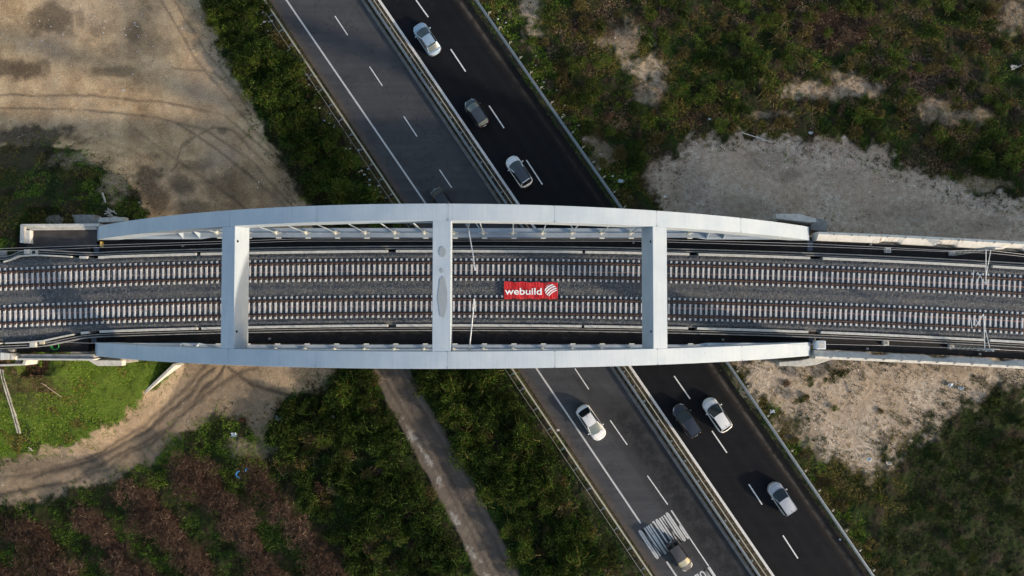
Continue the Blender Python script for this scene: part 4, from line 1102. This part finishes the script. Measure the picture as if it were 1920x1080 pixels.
make_car('small dark car with a black glass roof, second from the top on the black carriageway', 893, 211, up, 3.75, 1.70, 'mini', dgrn, roof_m=panor, rearglass=greygl)
make_car('white hatchback with a dark grey roof, on the black carriageway just above the bridge', 973, 321, up, 4.15, 1.80, 'hatch', white, roof_m=panor)
make_car('black car partly hidden by the upper arch, on the grey carriageway', 833, 382, dn, 4.3, 1.80, 'sedan', blk, rearglass=trim)
make_car('white saloon driving down the grey carriageway just below the bridge', 1109, 793, dn, 4.65, 1.86, 'sedan', white, wind=greygl, rails=False)
make_car('black estate car beside the white one, just below the bridge on the black carriageway', 1287, 788, up, 4.45, 1.82, 'suv', blk2, rails=False)
make_car('white car with a black windscreen beside the black estate, on the black carriageway', 1345, 778, up, 4.5, 1.88, 'hatch', white)
make_car('silver sport utility car lowest on the black carriageway', 1466, 935, up, 4.25, 1.84, 'suv', silver2, rails=True)
make_car('dark grey car driving over the white road lettering', 1275, 1043, dn, 3.95, 1.74, 'mini', greyp, wind=pale_gl)

# ---------------------------------------------------------------- walls, gutter, poles and scraps on the ground
def gz(x, y):
    return float(hgt(np.array([x]), np.array([y]))[0])
def wpx(px, py):              # point on the relief seen at a photo pixel
    z = 0
    for _ in range(6): p = W(px, py, z); z = gz(p.x, p.y)
    return Vector((p.x, p.y, z))
m = MB(); a = W(326, 684, 2.4); b = W(251, 755, 1.2)
d = (b-a).normalized(); nr = Vector((-d.y, d.x, 0)).normalized()
m.add([a+nr*.16+Vector((0,0,-3)), a-nr*.16+Vector((0,0,-3)), b-nr*.16+Vector((0,0,-2)), b+nr*.16+Vector((0,0,-2)), a+nr*.16, a-nr*.16, b-nr*.16, b+nr*.16], [(0,1,2,3),(4,5,6,7),(0,1,5,4),(1,2,6,5),(2,3,7,6),(3,0,4,7)])
setp(m.build('retaining_wall', conc_l, bevel=.02), 'cream concrete retaining wall slanting down from the lower arch beside the dirt track', 'wall')
m = MB(); pts = [wpx(x, y) for x, y in ((4, 692), (8, 712), (16, 740), (24, 765), (31, 790), (37, 812))]
pts = [p+Vector((0, 0, .12)) for p in pts]
m.sweep(pts, [(.19, -.3), (-.19, -.3), (-.19, .10), (-.11, .10), (-.08, -.04), (.08, -.04), (.11, .10), (.19, .10)])
setp(m.build('drain_channel', conc), 'narrow concrete drain channel running down the green slope at the left edge', 'drain')
def pole(label, name, cat, a, b, r, mat, extra=()):
    root = empty(name, wpx(*a), label, cat)
    m = MB(); A_ = wpx(*a)+Vector((0,0,.15)); B_ = wpx(*b)+Vector((0,0,.25)); m.tube(A_, B_, r, 6); m.build('beam', mat, root)
    for p, q in extra:
        m = MB(); m.tube(wpx(*p)+Vector((0,0,.3)), wpx(*q)+Vector((0,0,.35)), r*.6, 6); m.build('crosspiece', mat, root)
oldwood = simple('weathered_wood', (.38,.36,.33), .9, 0, .3, 5)
pole('long grey plank lying over a pile of sticks above the upper left arch foot', 'timber_debris', 'debris', (193,362), (208,403), .12, oldwood, (((198,402),(218,396)),((203,405),(224,408)),((205,392),(222,402)),((200,396),(214,405))))
pole('pale thin pole lying at the top edge of the gravel', 'fallen_pole', 'pole', (1390,249), (1448,268), .05, simple('pale_pole', (.5,.5,.47), .7), (((1418,262),(1444,266)),))
pole('short pale stick on the gravel below the right foot of the lower arch', 'stick', 'stick', (1591,718), (1600,740), .06, oldwood)
pole('pale stick on the green slope at the lower left', 'stick', 'stick', (55,838), (64,845), .05, oldwood, (((56,845),(63,839)),))
pole('pale curved root lying on the green slope below the left abutment', 'root', 'root', (80,718), (118,744), .05, simple('root_bark', (.20,.16,.12), .9), (((80,718),(92,722)),))
pole('pale branch among the brush near the top', 'fallen_branch', 'branch', (1462,53), (1496,14), .03, simple('dead_branch', (.17,.14,.11), .9), (((1470,95),(1486,88)),((1475,40),(1490,48))))
pole('pale plank at the right edge among the green brush', 'plank', 'plank', (1895,131), (1917,122), .10, oldwood)
bl = simple('blue_plastic', (.03,.20,.48), .45)
m = MB(); pts = [wpx(x, y)+Vector((0, 0, 1.9)) for x, y in ((461,889),(455,886),(454,882),(456,878),(460,877))]
for a, b in zip(pts[:-1], pts[1:]): m.tube(a, b, .07, 6)
setp(m.build('pipe', bl), 'bent blue plastic pipe among the bare trees, the left one of two', 'pipe')
m = MB(); pts = [wpx(x, y)+Vector((0, 0, 1.9)) for x, y in ((471,878),(472,873),(475,871),(478,874))]
for a, b in zip(pts[:-1], pts[1:]): m.tube(a, b, .06, 6)
setp(m.build('pipe', bl), 'bent blue plastic pipe among the bare trees, the right one of two', 'pipe')
# white litter
rs = random.Random(11)
litm = [simple('white_litter', (.5,.5,.49), .6), simple('blue_white_litter', (.33,.40,.45), .6), simple('tan_litter', (.42,.38,.32), .8)]
lit = []
def scrap(px, py, s, mi, lab, grp):
    s *= .72; p = wpx(px, py); m = MB(); N = 5; vs = []
    for i in range(N):
        for j in range(N):
            vs.append((p.x+(i/(N-1)-.5)*s*(1+rs.uniform(-.3, .3)), p.y+(j/(N-1)-.5)*s*.7*(1+rs.uniform(-.3, .3)), p.z+.10+s*.35*rs.random()))
    m.add(vs, [(i*N+j, (i+1)*N+j, (i+1)*N+j+1, i*N+j+1) for i in range(N-1) for j in range(N-1)])
    setp(m.build('litter', litm[mi], fix=False), lab, 'litter', grp)
for k in range(85):
    y = rs.uniform(0, 375); x = float(xat(GL, y))-rs.uniform(14, 52)*(.6+.4*rs.random())
    scrap(x, y, rs.choice((.18, .22, .3, .4)), rs.choice((0, 0, 1, 2)), 'small pale scrap of litter between the hedge and the guardrail, above the bridge', 'litter scraps along the grey carriageway')
for k in range(34):
    y = rs.uniform(0, 378); x = float(xat(GR, y))+rs.uniform(8, 40)
    scrap(x, y, rs.choice((.15, .2, .3)), rs.choice((0, 0, 2)), 'small pale scrap of litter on the grass verge beside the black carriageway guardrail, above the bridge', 'litter scraps along the black carriageway')
for k in range(26):
    x, y = rs.choice([(rs.uniform(160, 400), rs.uniform(20, 140)), (rs.uniform(180, 260), rs.uniform(40, 90)), (rs.uniform(60, 140), rs.uniform(40, 90))])
    scrap(x, y, rs.choice((.15, .2, .28)), 0, 'small white scrap or stone on the sandy ground at the upper left', 'white scraps on the sandy ground')
for x, y, s, mi, lab in ((233,170,.45,0,'white scrap on the sandy track at the upper left'),(557,158,.55,0,'white bag in the strip beside the hedge, largest one above the bridge'),(1392,156,.4,0,'white scrap in the green brush at the upper right'),(1330,224,.45,1,'pale blue scrap in the brush above the gravel'),(1519,250,.7,1,'pale blue bag at the top edge of the gravel'),(1582,258,.45,0,'white scrap at the edge of the gravel, right of the blue bag'),
        (1048,851,.0,0,''),(1046,806,.5,0,'white scrap on the grey carriageway shoulder below the bridge'),(524,784,1.1,1,'torn pale sheet at the edge of the bramble thicket'),(626,781,.5,0,'white scrap in the bramble thicket'),(440,815,.9,1,'blue-grey sheet among the brush at the edge of the orchard'),(1447,771,.8,1,'pale blue bag by the guardrail below the right arch foot'),(1574,1011,.4,1,'pale scrap beside the black carriageway at the bottom'),
        (1628,860,.8,1,'crumpled bluish sheet at the edge of the lower gravel'),(1665,868,.8,2,'crumpled tan sheet at the edge of the lower gravel'),(1163,340,.8,1,'pale blue bag in the brush right of the bridge guardrail'),(262,380,.35,0,'white scrap on the dark soil above the upper left arch'),(900,708,.3,1,'tiny pale scrap by the guardrail just below the bridge'),(1898,126,.9,2,'pale sheet at the right edge among the brush'),
        (1780,722,1.0,1,'grey-blue rubble heap at the right under the viaduct'),(1800,728,.8,1,'second grey rubble heap under the viaduct'),(1246,369,.5,0,'white scrap between the brush and the gravel')):
    if s: scrap(x, y, s, mi, lab, None)

# ---------------------------------------------------------------- vegetation
rng = np.random.default_rng(5)
def leafmat(name, rough=.65, trans=.25):
    t = NT(name); a = t.new('ShaderNodeAttribute', attribute_name='tint'); oi = t.new('ShaderNodeObjectInfo')
    f = t.ramp(oi.outputs['Random'], [(0, .65), (1, 1.3)])
    c = t.mix(1, a.outputs['Color'], f, 'MULTIPLY')
    m = t.out(c, rough, 0, .08)
    t.b.inputs['Subsurface Weight'].default_value = 0
    return m
leafm = leafmat('leaves'); twigm = leafmat('twigs', .85)
PAL = dict(
 green=[(.022,.050,.004),(.038,.080,.007),(.070,.13,.014),(.014,.026,.003),(.12,.18,.045)],
 bright=[(.060,.115,.007),(.090,.155,.012),(.14,.20,.032),(.038,.072,.005),(.19,.215,.05)],
 olive=[(.066,.060,.010),(.115,.096,.018),(.18,.145,.038),(.032,.028,.009),(.19,.14,.06)],
 dark=[(.007,.012,.0025),(.012,.021,.003),(.028,.046,.008),(.012,.012,.004),(.075,.095,.028)],
 dry=[(.10,.066,.036),(.155,.105,.06),(.21,.15,.09),(.05,.033,.02),(.28,.21,.13)],
 ruddy=[(.050,.026,.017),(.078,.040,.026),(.12,.070,.046),(.030,.017,.011),(.18,.13,.085)],
 mauve=[(.075,.050,.038),(.115,.080,.062),(.16,.12,.09),(.05,.036,.028),(.21,.165,.125)],
 twig=[(.060,.036,.026),(.095,.056,.040),(.13,.085,.062),(.038,.023,.017),(.28,.21,.14)])
PAL['deep'] = [(.008,.016,.003),(.014,.028,.004),(.026,.048,.007),(.006,.010,.002),(.045,.070,.012)]
def pick(pal, n, rg_=rng, p=(.3,.3,.15,.15,.1)):
    a = np.array(PAL[pal]); i = rg_.choice(len(a), n, p=np.array(p)/sum(p)); c = a[i]*rg_.uniform(.75, 1.3, (n, 1))
    return np.concatenate([c, np.ones((n, 1))], 1)
def quads(P, D, Nn, ln, wd, cols):
    """leaf quads: base P, direction D (unit), side from Nn, tapering to the tip"""
    Sd = np.cross(D, Nn); Sd /= np.linalg.norm(Sd, axis=1, keepdims=True)+1e-9
    ln = ln[:, None]; wd = wd[:, None]
    V = np.stack([P, P+D*ln*.5+Sd*wd*.5, P+D*ln, P+D*ln*.5-Sd*wd*.5], 1).reshape(-1, 3)
    n = len(P); Qd = np.arange(4*n).reshape(n, 4)
    return V, Qd, np.repeat(cols, 4, 0)
def rdir(n, up=.4, rg_=rng):
    a = rg_.uniform(0, 2*np.pi, n); z = rg_.uniform(-.2, 1, n)*.9+up; v = np.stack([np.cos(a), np.sin(a), z*up*2.0], 1)
    return v/np.linalg.norm(v, axis=1, keepdims=True)
def shrub_mesh(name, pal, seed, rad=1.2, h=1.3, n=1500, leaf=.15, lobes=9, pal2=None, wisps=0):
    rg_ = np.random.default_rng(seed)
    ang = rg_.uniform(0, 2*np.pi, lobes); rr = rad*np.sqrt(rg_.uniform(0, 1, lobes))*.75
    L = np.stack([np.cos(ang)*rr, np.sin(ang)*rr, h*(.35+.45*rg_.random(lobes))*(1-.3*rr/rad)], 1); ls = rad*rg_.uniform(.28, .52, lobes)
    k = rg_.integers(0, lobes, n); d = rg_.normal(size=(n, 3)); d /= np.linalg.norm(d, axis=1, keepdims=True)
    d[:, 2] = np.abs(d[:, 2])*.9+.02*rg_.normal(size=n)
    P = L[k]+d*ls[k][:, None]*rg_.uniform(.55, 1.08, n)[:, None]*np.array([1, 1, .75])
    P[:, 2] = np.maximum(P[:, 2], .03)
    D = d*.6+rdir(n, .4, rg_); D /= np.linalg.norm(D, axis=1, keepdims=True)
    c = pick(pal, n, rg_); lobec = rg_.uniform(.7, 1.3, lobes)[k][:, None]; c[:, :3] *= lobec
    if pal2:
        q = rg_.random(n) < .22; c[q] = pick(pal2, int(q.sum()), rg_)
    V, Qd, C = quads(P, D, rg_.normal(size=(n, 3)), leaf*rg_.uniform(.7, 1.6, n), leaf*rg_.uniform(.45, .8, n), c)
    if wisps:                           # long arching stems
        w_ = wisps; base = L[rg_.integers(0, lobes, w_)]; a = rg_.uniform(0, 2*np.pi, w_)
        VV, QQ, CC = [V], [Qd], [C]
        for s in range(5):
            D2 = np.stack([np.cos(a), np.sin(a), np.full(w_, .7-.35*s)], 1); D2 /= np.linalg.norm(D2, axis=1, keepdims=True)
            v, q, cc = quads(base, D2, np.tile([0, 0, 1.], (w_, 1))+.01, np.full(w_, .30), np.full(w_, .045), pick(pal2 or 'olive', w_, rg_, (.1,.2,.4,.05,.25)))
            QQ.append(q+sum(len(x) for x in VV)); VV.append(v); CC.append(cc); base = base+D2*.24; a = a+rg_.normal(0, .25, w_)
        V = np.concatenate(VV); Qd = np.concatenate(QQ); C = np.concatenate(CC)
    return np_mesh(name, V, Qd, leafm, C)
def stem_mesh(h, name='stem'):
    m = MB()
    for k in range(5):
        a = k*1.3; m.tube((0, 0, 0), (math.cos(a)*h*.45, math.sin(a)*h*.45, h*.7), .04, 5, .012)
    me = bpy.data.meshes.new(name); me.from_pydata(m.v, [], m.f); me.materials.append(bark); return me
bark = simple('bark', (.11,.085,.065), .95, 0, .3, 6)
barkm = stem_mesh(1.3)
protos = {
 'green': [shrub_mesh('foliage', 'green', 100+i, 1.25, 2.1, 2600, .105, 14, 'olive', 12) for i in range(3)],
 'dark': [shrub_mesh('foliage', 'dark', 110+i, 1.25, 2.2, 2600, .105, 14, 'green', 12) for i in range(3)],
 'olive': [shrub_mesh('foliage', 'olive', 120+i, 1.1, .8, 2300, .10, 12, 'dry', 10) for i in range(3)],
 'dry': [shrub_mesh('foliage', 'dry', 130+i, .9, .7, 1500, .12, 9, 'olive', 18) for i in range(2)],
 'ruddy': [shrub_mesh('foliage', 'ruddy', 140+i, 1.0, .8, 1600, .11, 10, 'dry', 8) for i in range(2)],
 'mauve': [shrub_mesh('foliage', 'mauve', 150+i, 1.2, .6, 1800, .09, 12, 'dry', 8) for i in range(2)],
 'bright': [shrub_mesh('foliage', 'bright', 160+i, .9, .8, 1900, .11, 11, 'green', 0) for i in range(2)],
}
names = dict(green='shrub', dark='bramble', olive='tall_grass_clump', dry='dry_clump', ruddy='reddish_bush', mauve='bare_bush', bright='weed_clump')
def place_shrub(kind, x, y, s, lab, grp):
    z = gz(x, y); r_ = empty(names[kind], (x, y, z-.05), lab, 'shrub', grp, rng.uniform(0, 6.28)); r_.scale = (s*rng.uniform(.85, 1.2), s*rng.uniform(.85, 1.2), s*rng.uniform(.8, 1.15))
    link('foliage', protos[kind][rng.integers(len(protos[kind]))], r_, local=True); link('stem', barkm, r_, local=True)
KN = dict(green='leafy green shrub', dark='dark green bramble clump', olive='olive tufted grass clump', dry='straw-coloured dry clump', ruddy='reddish brown bush', mauve='bare mauve-brown bush', bright='bright green weed clump')
def labs(where): return {k: v+' '+where for k, v in KN.items()}
def fill(poly, n, mix, smin, smax, where, grp, mind=1.0, avoid=True):
    """scatter shrubs in a region given in photo pixels; where(px, py) words the place"""
    xs0 = [p[0] for p in poly]; ys0 = [p[1] for p in poly]; got = []; tries = 0
    while len(got) < n and tries < n*40:
        tries += 1
        px, py = rng.uniform(min(xs0), max(xs0)), rng.uniform(min(ys0), max(ys0))
        if sdist(np.array([px]), np.array([py]), poly)[0] < 4: continue
        p = W(px, py, 0.0)
        if avoid:
            q = regions(np.array([px]), np.array([py]), np.array([p.x]), np.array([p.y]))
            if q['veg'][0] < .6: continue
        if any((p.x-a)**2+(p.y-b)**2 < mind*mind for a, b, _, _ in got): continue
        got.append((p.x, p.y, px, py))
    kinds = list(mix)
    for x, y, px, py in got:
        k = kinds[rng.choice(len(kinds), p=np.array([mix[i] for i in kinds])/sum(mix.values()))]
        sc = rng.uniform(smin, smax); u = (sc-smin)/(smax-smin)
        sz = 'large' if u > .66 else ('small' if u < .33 else 'medium')
        place_shrub(k, x, y, sc, '%s %s, %s' % (sz, KN[k], where(px, py)), grp)
def band(v, *st):
    for lim, wd in st:
        if v < lim: return wd
    return st[-1][1]
def wh1(px, py): return band(xat(GL, py)-px, (45, 'road side'), (85, 'middle'), (999, 'sandy side'))+', '+band(py, (95, 'by the top edge'), (190, 'upper half'), (285, 'lower half'), (999, 'next to the arch'))+' of the upper hedge'
def wh2(px, py): return band(xat(GL, py)-px, (60, 'road side'), (110, 'middle'), (999, 'lane side'))+', '+band(py, (790, 'next to the arch'), (890, 'upper half'), (990, 'lower half'), (9999, 'by the bottom edge'))+' of the lower hedge'
def wh3(px, py): return band(px-(py-690)*.62, (500, 'orchard side'), (590, 'middle'), (9999, 'lane side'))+', '+band(py, (800, 'top'), (890, 'upper half'), (990, 'lower half'), (9999, 'bottom'))+' of the thicket left of the lane'
def wh4(px, py): return band(py, (70, 'top edge'), (150, 'upper half'), (220, 'lower half'), (999, 'gravel edge'))+' of the right-hand field, '+band(px, (1080, 'by the guardrail'), (1250, 'left of the gravel'), (1450, 'above the gravel'), (1700, 'beside the pale patch'), (9999, 'by the right edge'))
def wh5(px, py): return band(py, (880, 'near the gravel'), (980, 'middle'), (9999, 'bottom edge'))+' of the lower right field, '+band(px, (1750, 'road side'), (9999, 'far side'))
def wh6(px, py): return 'beside the lower right guardrail, '+band(py, (760, 'just below the arch'), (860, 'by the gravel'), (960, 'below the gravel'), (9999, 'by the bottom edge'))
fill([(372,-60),(470,-60),(555,110),(625,235),(715,385),(600,385),(545,290),(490,205),(440,125),(395,40)], 100, dict(green=4.5, dark=5, olive=.8), .75, 1.15, wh1, 'hedge shrubs above the bridge', .85, avoid=False)
fill([(770,690),(930,690),(990,780),(1045,870),(1110,975),(1170,1085),(985,1100),(930,990),(870,875),(812,775)], 120, dict(green=3.2, dark=6, olive=1.2, ruddy=.4), .75, 1.2, wh2, 'hedge shrubs below the bridge', .85)
fill([(510,800),(560,745),(620,735),(640,690),(690,690),(740,790),(800,900),(860,1030),(885,1090),(690,1090),(620,1000),(560,920),(520,850)], 130, dict(dark=8, green=1.2, olive=1.4, dry=.15, ruddy=.35), .7, 1.2, wh3, 'thicket left of the lane', .85)
fill([(930,0),(1920,0),(1930,350),(1800,330),(1700,290),(1630,265),(1440,250),(1300,240),(1225,300),(1220,385),(1170,385),(1090,250),(1010,130)], 190, dict(olive=3.5, green=4, dark=4, dry=.3, ruddy=.7, mauve=.8), .4, 1.0, wh4, 'shrubs of the upper right field', 1.1)
fill([(1560,900),(1700,850),(1760,780),(1930,730),(1930,1090),(1680,1090)], 26, dict(dark=6, green=1.5, olive=1), .35, .7, wh5, 'shrubs of the lower right field', 1.5)
fill([(1400,700),(1440,760),(1500,830),(1560,900),(1680,1090),(1640,1070),(1560,940),(1470,815)], 26, dict(bright=2, olive=4, green=2), .3, .55, wh6, 'roadside clumps below the bridge', .8, avoid=False)
for x, y, s, k in ((1514,714,.6,'green'),(1475,720,.5,'ruddy'),(1560,705,.7,'dark'),(1580,700,.6,'dark'),(1495,750,.5,'dark'),(1510,745,.5,'olive'),(1650,770,.4,'olive'),(1545,712,.3,'green'),(1565,765,.35,'green')):
    p = W(x, y, 0); place_shrub(k, p.x, p.y, s, labs('alone on the pale gravel below the right arch foot')[k], 'lone bushes on the lower gravel')
for x, y, s, k, lab in ((848,765,.75,'ruddy','rust-red bush in the hedge just below the bridge'),(690,760,.8,'dry','straw-coloured clump at the top of the thicket beside the old lane'),(625,915,1.1,'dry','large straw-coloured clump in the middle of the thicket'),(1140,1060,1.1,'dry','tan bush at the bottom of the hedge beside the grey carriageway'),(700,712,.8,'olive','yellowish grass clump where the lane leaves the bridge'),(1110,60,.9,'dry','straw-coloured clump in the field near the top edge'),(455,30,.6,'ruddy','orange-brown bush in the hedge near the top edge'),(452,788,.6,'ruddy','brown bush at the edge of the lower dirt area')):
    p = W(x, y, .5); place_shrub(k, p.x, p.y, s, lab, None)

# bare orchard trees
def tree_meshes(seed):
    rg_ = np.random.default_rng(seed); m = MB()
    tips = []
    m.tube((0, 0, -.2), (.05, .02, 1.0), .10, 7, .08)
    tr_ = bpy.data.meshes.new('trunk'); tr_.from_pydata(m.v, [], m.f); tr_.materials.append(bark)
    P0, P1, Rr, Cc = [], [], [], []
    def grow_(p, d, L, r, lev):
        q = p+d*L; P0.append(p); P1.append(q); Rr.append(r); Cc.append(lev)
        if lev == 5: return
        for k in range((5, 4, 4, 3, 3)[lev]):
            dd = d*.55+rg_.normal(size=3)*.62; dd[2] = abs(dd[2])*.45+(.28 if lev < 2 else .05)
            dd /= np.linalg.norm(dd); grow_(p+d*L*rg_.uniform(.45, 1), dd, L*rg_.uniform(.62, .85), r*.6, lev+1)
    for k in range(6):
        a = k*1.05+rg_.uniform(-.3, .3); d = np.array([math.cos(a), math.sin(a), .75]); d /= np.linalg.norm(d)
        grow_(np.array([.05, .02, .95]), d, .85, .045, 1)
    P0 = np.array(P0); P1 = np.array(P1); Rr = np.array(Rr)*.8; lev = np.array(Cc); D = P1-P0; Ln = np.linalg.norm(D, axis=1); D /= Ln[:, None]
    n = len(P0); c = np.ones((n, 4)); a = np.array(PAL['twig'])
    c[:, :3] = a[rg_.choice(5, n, p=[.33,.27,.12,.24,.04])]*rg_.uniform(.7, 1.3, (n, 1))
    up_ = np.tile([0, 0, 1.], (n, 1))+rg_.normal(size=(n, 3))*.1
    S1 = np.cross(D, up_); S1 /= np.linalg.norm(S1, axis=1, keepdims=True); S2 = np.cross(D, S1)
    r = np.maximum(Rr, .011)[:, None]; Vs = []
    for base, rr in ((P0, r), (P1, r*.6)):
        for t_ in (0, 2.1, 4.2): Vs.append(base+S1*rr*math.cos(t_)+S2*rr*math.sin(t_))
    V = np.stack(Vs, 1).reshape(-1, 3); b = (np.arange(n)*6)[:, None]
    Qd = np.concatenate([b+np.array([[0, 1, 4, 3]]), b+np.array([[1, 2, 5, 4]]), b+np.array([[2, 0, 3, 5]])])
    return tr_, np_mesh('crown', V, Qd, twigm, np.repeat(c, 6, 0))
def wh7(x, y):
    px, py = proj(np.array(x), np.array(y), np.array(0.0)); px, py = float(px), float(py)
    return band(px, (110, 'by the left edge'), (230, 'below the dirt bend'), (350, 'below the drain end'), (470, 'around the blue pipes'), (9999, 'beside the thicket'))+', '+band(py, (900, 'top row'), (960, 'upper part'), (1020, 'lower part'), (9999, 'bottom edge'))+' of the orchard'
trees = [tree_meshes(200+i) for i in range(4)]
got = []; tries = 0; cand = []
for gy_ in np.arange(800, 1130, 9):
    for gx_ in np.arange(-40, 700, 9):
        cand.append((gx_+rng.uniform(-4, 4), gy_+rng.uniform(-4, 4)))
cand = np.array(cand); pw_ = np.array([tuple(W(a, b, 0))[:2] for a, b in cand]); q = regions(cand[:, 0], cand[:, 1], pw_[:, 0], pw_[:, 1])
order = np.argsort(-(q['band']*q['veg'])+rng.uniform(0, .25, len(cand)))
for i in order:
    if q['band'][i]*q['veg'][i] < .36 or len(got) >= 84: break
    if any((pw_[i, 0]-a)**2+(pw_[i, 1]-b)**2 < 2.4**2 for a, b in got): continue
    got.append(tuple(pw_[i]))
for x, y in got:
    r_ = empty('bare_tree', (x, y, gz(x, y)), 'bare orchard tree with brown twigs, '+wh7(x, y), 'tree', 'bare orchard trees', rng.uniform(0, 6.28)); s = rng.uniform(1.0, 1.45); r_.scale = (s, s, s*.7)
    a, b = trees[rng.integers(4)]; link('trunk', a, r_, local=True); link('crown', b, r_, local=True)

# low growth covering the ground: one object per kind of cover
def scatter(name, label, N, wfun, pal_fn, leaf, wid, upf, seed, tuft=5, zoff=0.0):
    rg_ = np.random.default_rng(seed); px = rg_.uniform(-40, 1960, N); py = rg_.uniform(-30, 1110, N)
    X = np.empty(N); Y = np.empty(N)
    d = np.stack([(px-960)/F, -(py-540)/F, -np.ones(N)], 1) @ CRn.T; t_ = -H/d[:, 2]; X = d[:, 0]*t_; Y = d[:, 1]*t_
    Z = hgt(X, Y)
    # seen pixel shifts with height: sample regions where the point will be seen
    qx, qy = proj(X, Y, Z); r_ = regions(qx, qy, X, Y); wgt = wfun(r_, qx, qy, X, Y)
    keep = rg_.random(N) < wgt; X, Y, Z, qx, qy = X[keep], Y[keep], Z[keep], qx[keep], qy[keep]
    cols = pal_fn({k: (v[keep] if hasattr(v, 'shape') else v) for k, v in r_.items()}, qx, qy, X, Y, rg_)
    n = len(X); P = np.repeat(np.stack([X, Y, Z+zoff], 1), tuft, 0); m_ = n*tuft
    P[:, :2] += rg_.normal(0, leaf*.45, (m_, 2)); P[:, 2] += rg_.uniform(0, leaf*.5, m_)
    D = rdir(m_, upf, rg_); C = np.repeat(cols, tuft, 0)*np.concatenate([rg_.uniform(.7, 1.35, (m_, 1)).repeat(3, 1), np.ones((m_, 1))], 1)
    V, Qd, CC = quads(P, D, rg_.normal(size=(m_, 3))*.4+np.array([0, 0, 1.]), leaf*rg_.uniform(.6, 1.5, m_), wid*rg_.uniform(.6, 1.4, m_), C)
    setp(link(name, np_mesh(name, V, Qd, leafm, CC)), label, 'ground cover', kind='stuff')
def pal_mix(r, qx, qy, X, Y, rg_):
    n = len(X); c = pick('green', n, rg_); f = fbm(X*.22, Y*.22, 301, 4, .6); g = fbm(X*.6, Y*.6, 311, 3, .6)
    def sub(mask, pal): c[mask] = pick(pal, int(mask.sum()), rg_)
    right_top = (qx > xat(GR, qy)) & (qy < 430); right_bot = (qx > xat(GR, qy)) & (qy >= 430); left_top = (qx < xat(GL, qy)) & (qy < 430); left_bot = (qx < xat(GL, qy)) & (qy >= 430)
    slope = left_bot & (qx < 335) & (qy < 860)
    sub(right_top & (f < .40), 'deep'); sub(right_top & (f >= .47) & (f < .61), 'olive'); sub(right_top & (f > .60), 'dry'); sub(right_top & (g > .63) & (f > .5), 'ruddy'); sub(right_top & (f > .42) & (f < .47) & (g > .56), 'bright')
    sub(right_bot, 'deep'); sub(right_bot & (g > .55), 'dark'); sub(right_bot & (qx < 1700) & (f > .5), 'olive')
    sub(left_top, 'dark'); sub(left_top & (g > .55), 'bright'); sub(left_top & (qx < 300) & (f > .52), 'olive')
    sub(left_bot & ~slope, 'dark'); sub(left_bot & ~slope & (g > .52), 'green'); sub(left_bot & ~slope & (r['orch'] > .4) & (r['band'] < .35) & (g > .40), 'green')
    sub(r['orch']*r['band'] > .62, 'ruddy')
    sub(left_bot & (qx > 200) & (qx < 500) & (qy > 740) & (qy < 930) & (r['band'] < .6) & (g > .42), 'bright')
    sub(right_top & (((qx-1560)/75)**2+((qy-50)/42)**2+(f-.5)*4 < 1), 'ruddy'); sub(right_top & (((qx-1745)/105)**2+((qy-150)/48)**2+(f-.5)*4 < 1), 'mauve')
    sub(slope, 'bright'); sub(slope & (g > .60), 'olive'); sub(slope & (qy < 735) & (qx < 130) & (f+g > .95), 'ruddy')
    dgr = qx-xat(GR, qy); dgl = xat(GL, qy)-qx; gg = fbm(X*.35, Y*.35, 361, 3, .6)
    sub((dgr > 6) & (dgr < 62) & (qy < 400) & (gg > .38), 'bright'); sub((dgr > 6) & (dgr < 70) & (qy < 400) & (gg > .55), 'olive')
    sub((dgr > 6) & (dgr < 55) & (qy > 640) & (gg > .42), 'olive'); sub((dgr > 6) & (dgr < 55) & (qy > 640) & (gg > .56), 'bright')
    sub((dgl > 0) & (dgl < 26) & (qy > 640) & (gg > .45), 'green')
    sub((np.abs(dgl) < 40) & (qy < 400) & (rg_.random(n) < .5), 'olive')
    return c
def w_low(r, qx, qy, X, Y):
    w_ = np.clip(r['veg']*1.0, 0, 1)*(.35+.9*fbm(X*.9, Y*.9, 321, 3, .6))
    w_ = w_+ .012*r['grav']+.5*r['pale']*(fbm(X*1.5, Y*1.5, 331, 4, .6) > .52)
    w_ = w_+.30*r['grav']*(qy > 640)*(fbm(X*.8, Y*.8, 341, 4, .65) > .53)
    w_ = np.where((qx < 345) & (qy > 660) & (qy < 870), w_*1.6, w_)
    w_ = w_+r['edge']*.75*(fbm(X*1.6, Y*1.6, 371, 4, .6) > .53)
    w_ = w_*(1-.45*r['verge'])
    return np.clip(w_, 0, 1)
scatter('undergrowth', 'low green and brown growth covering the open ground between the shrubs', 330000, w_low, pal_mix, .13, .06, .32, 401, tuft=4)
scatter('grass', 'fine grass blades on the verges, slopes and field', 130000, lambda r, qx, qy, X, Y: np.clip(r['veg'], 0, 1)*.9, pal_mix, .24, .026, .45, 402, tuft=4)
def clods(r, qx, qy, X, Y, rg_):
    n = len(X); c = np.ones((n, 4)); a = np.array([(.07,.05,.035),(.12,.09,.06),(.45,.40,.33),(.30,.24,.17),(.60,.57,.52)]); c[:, :3] = a[rg_.choice(5, n, p=[.4,.25,.12,.15,.08])]
    return c
scatter('stones', 'small stones and clods strewn over the bare ground', 26000, lambda r, qx, qy, X, Y: np.clip(r['dirt']*.12*(qy < 420)*(1+4*(qy < 130))+r['grav']*.8+r['pale']*.5+r['dirt']*.06, 0, 1)*(fbm(X*.6, Y*.6, 351) > .42), clods, .11, .09, .15, 403, tuft=2, zoff=.03)
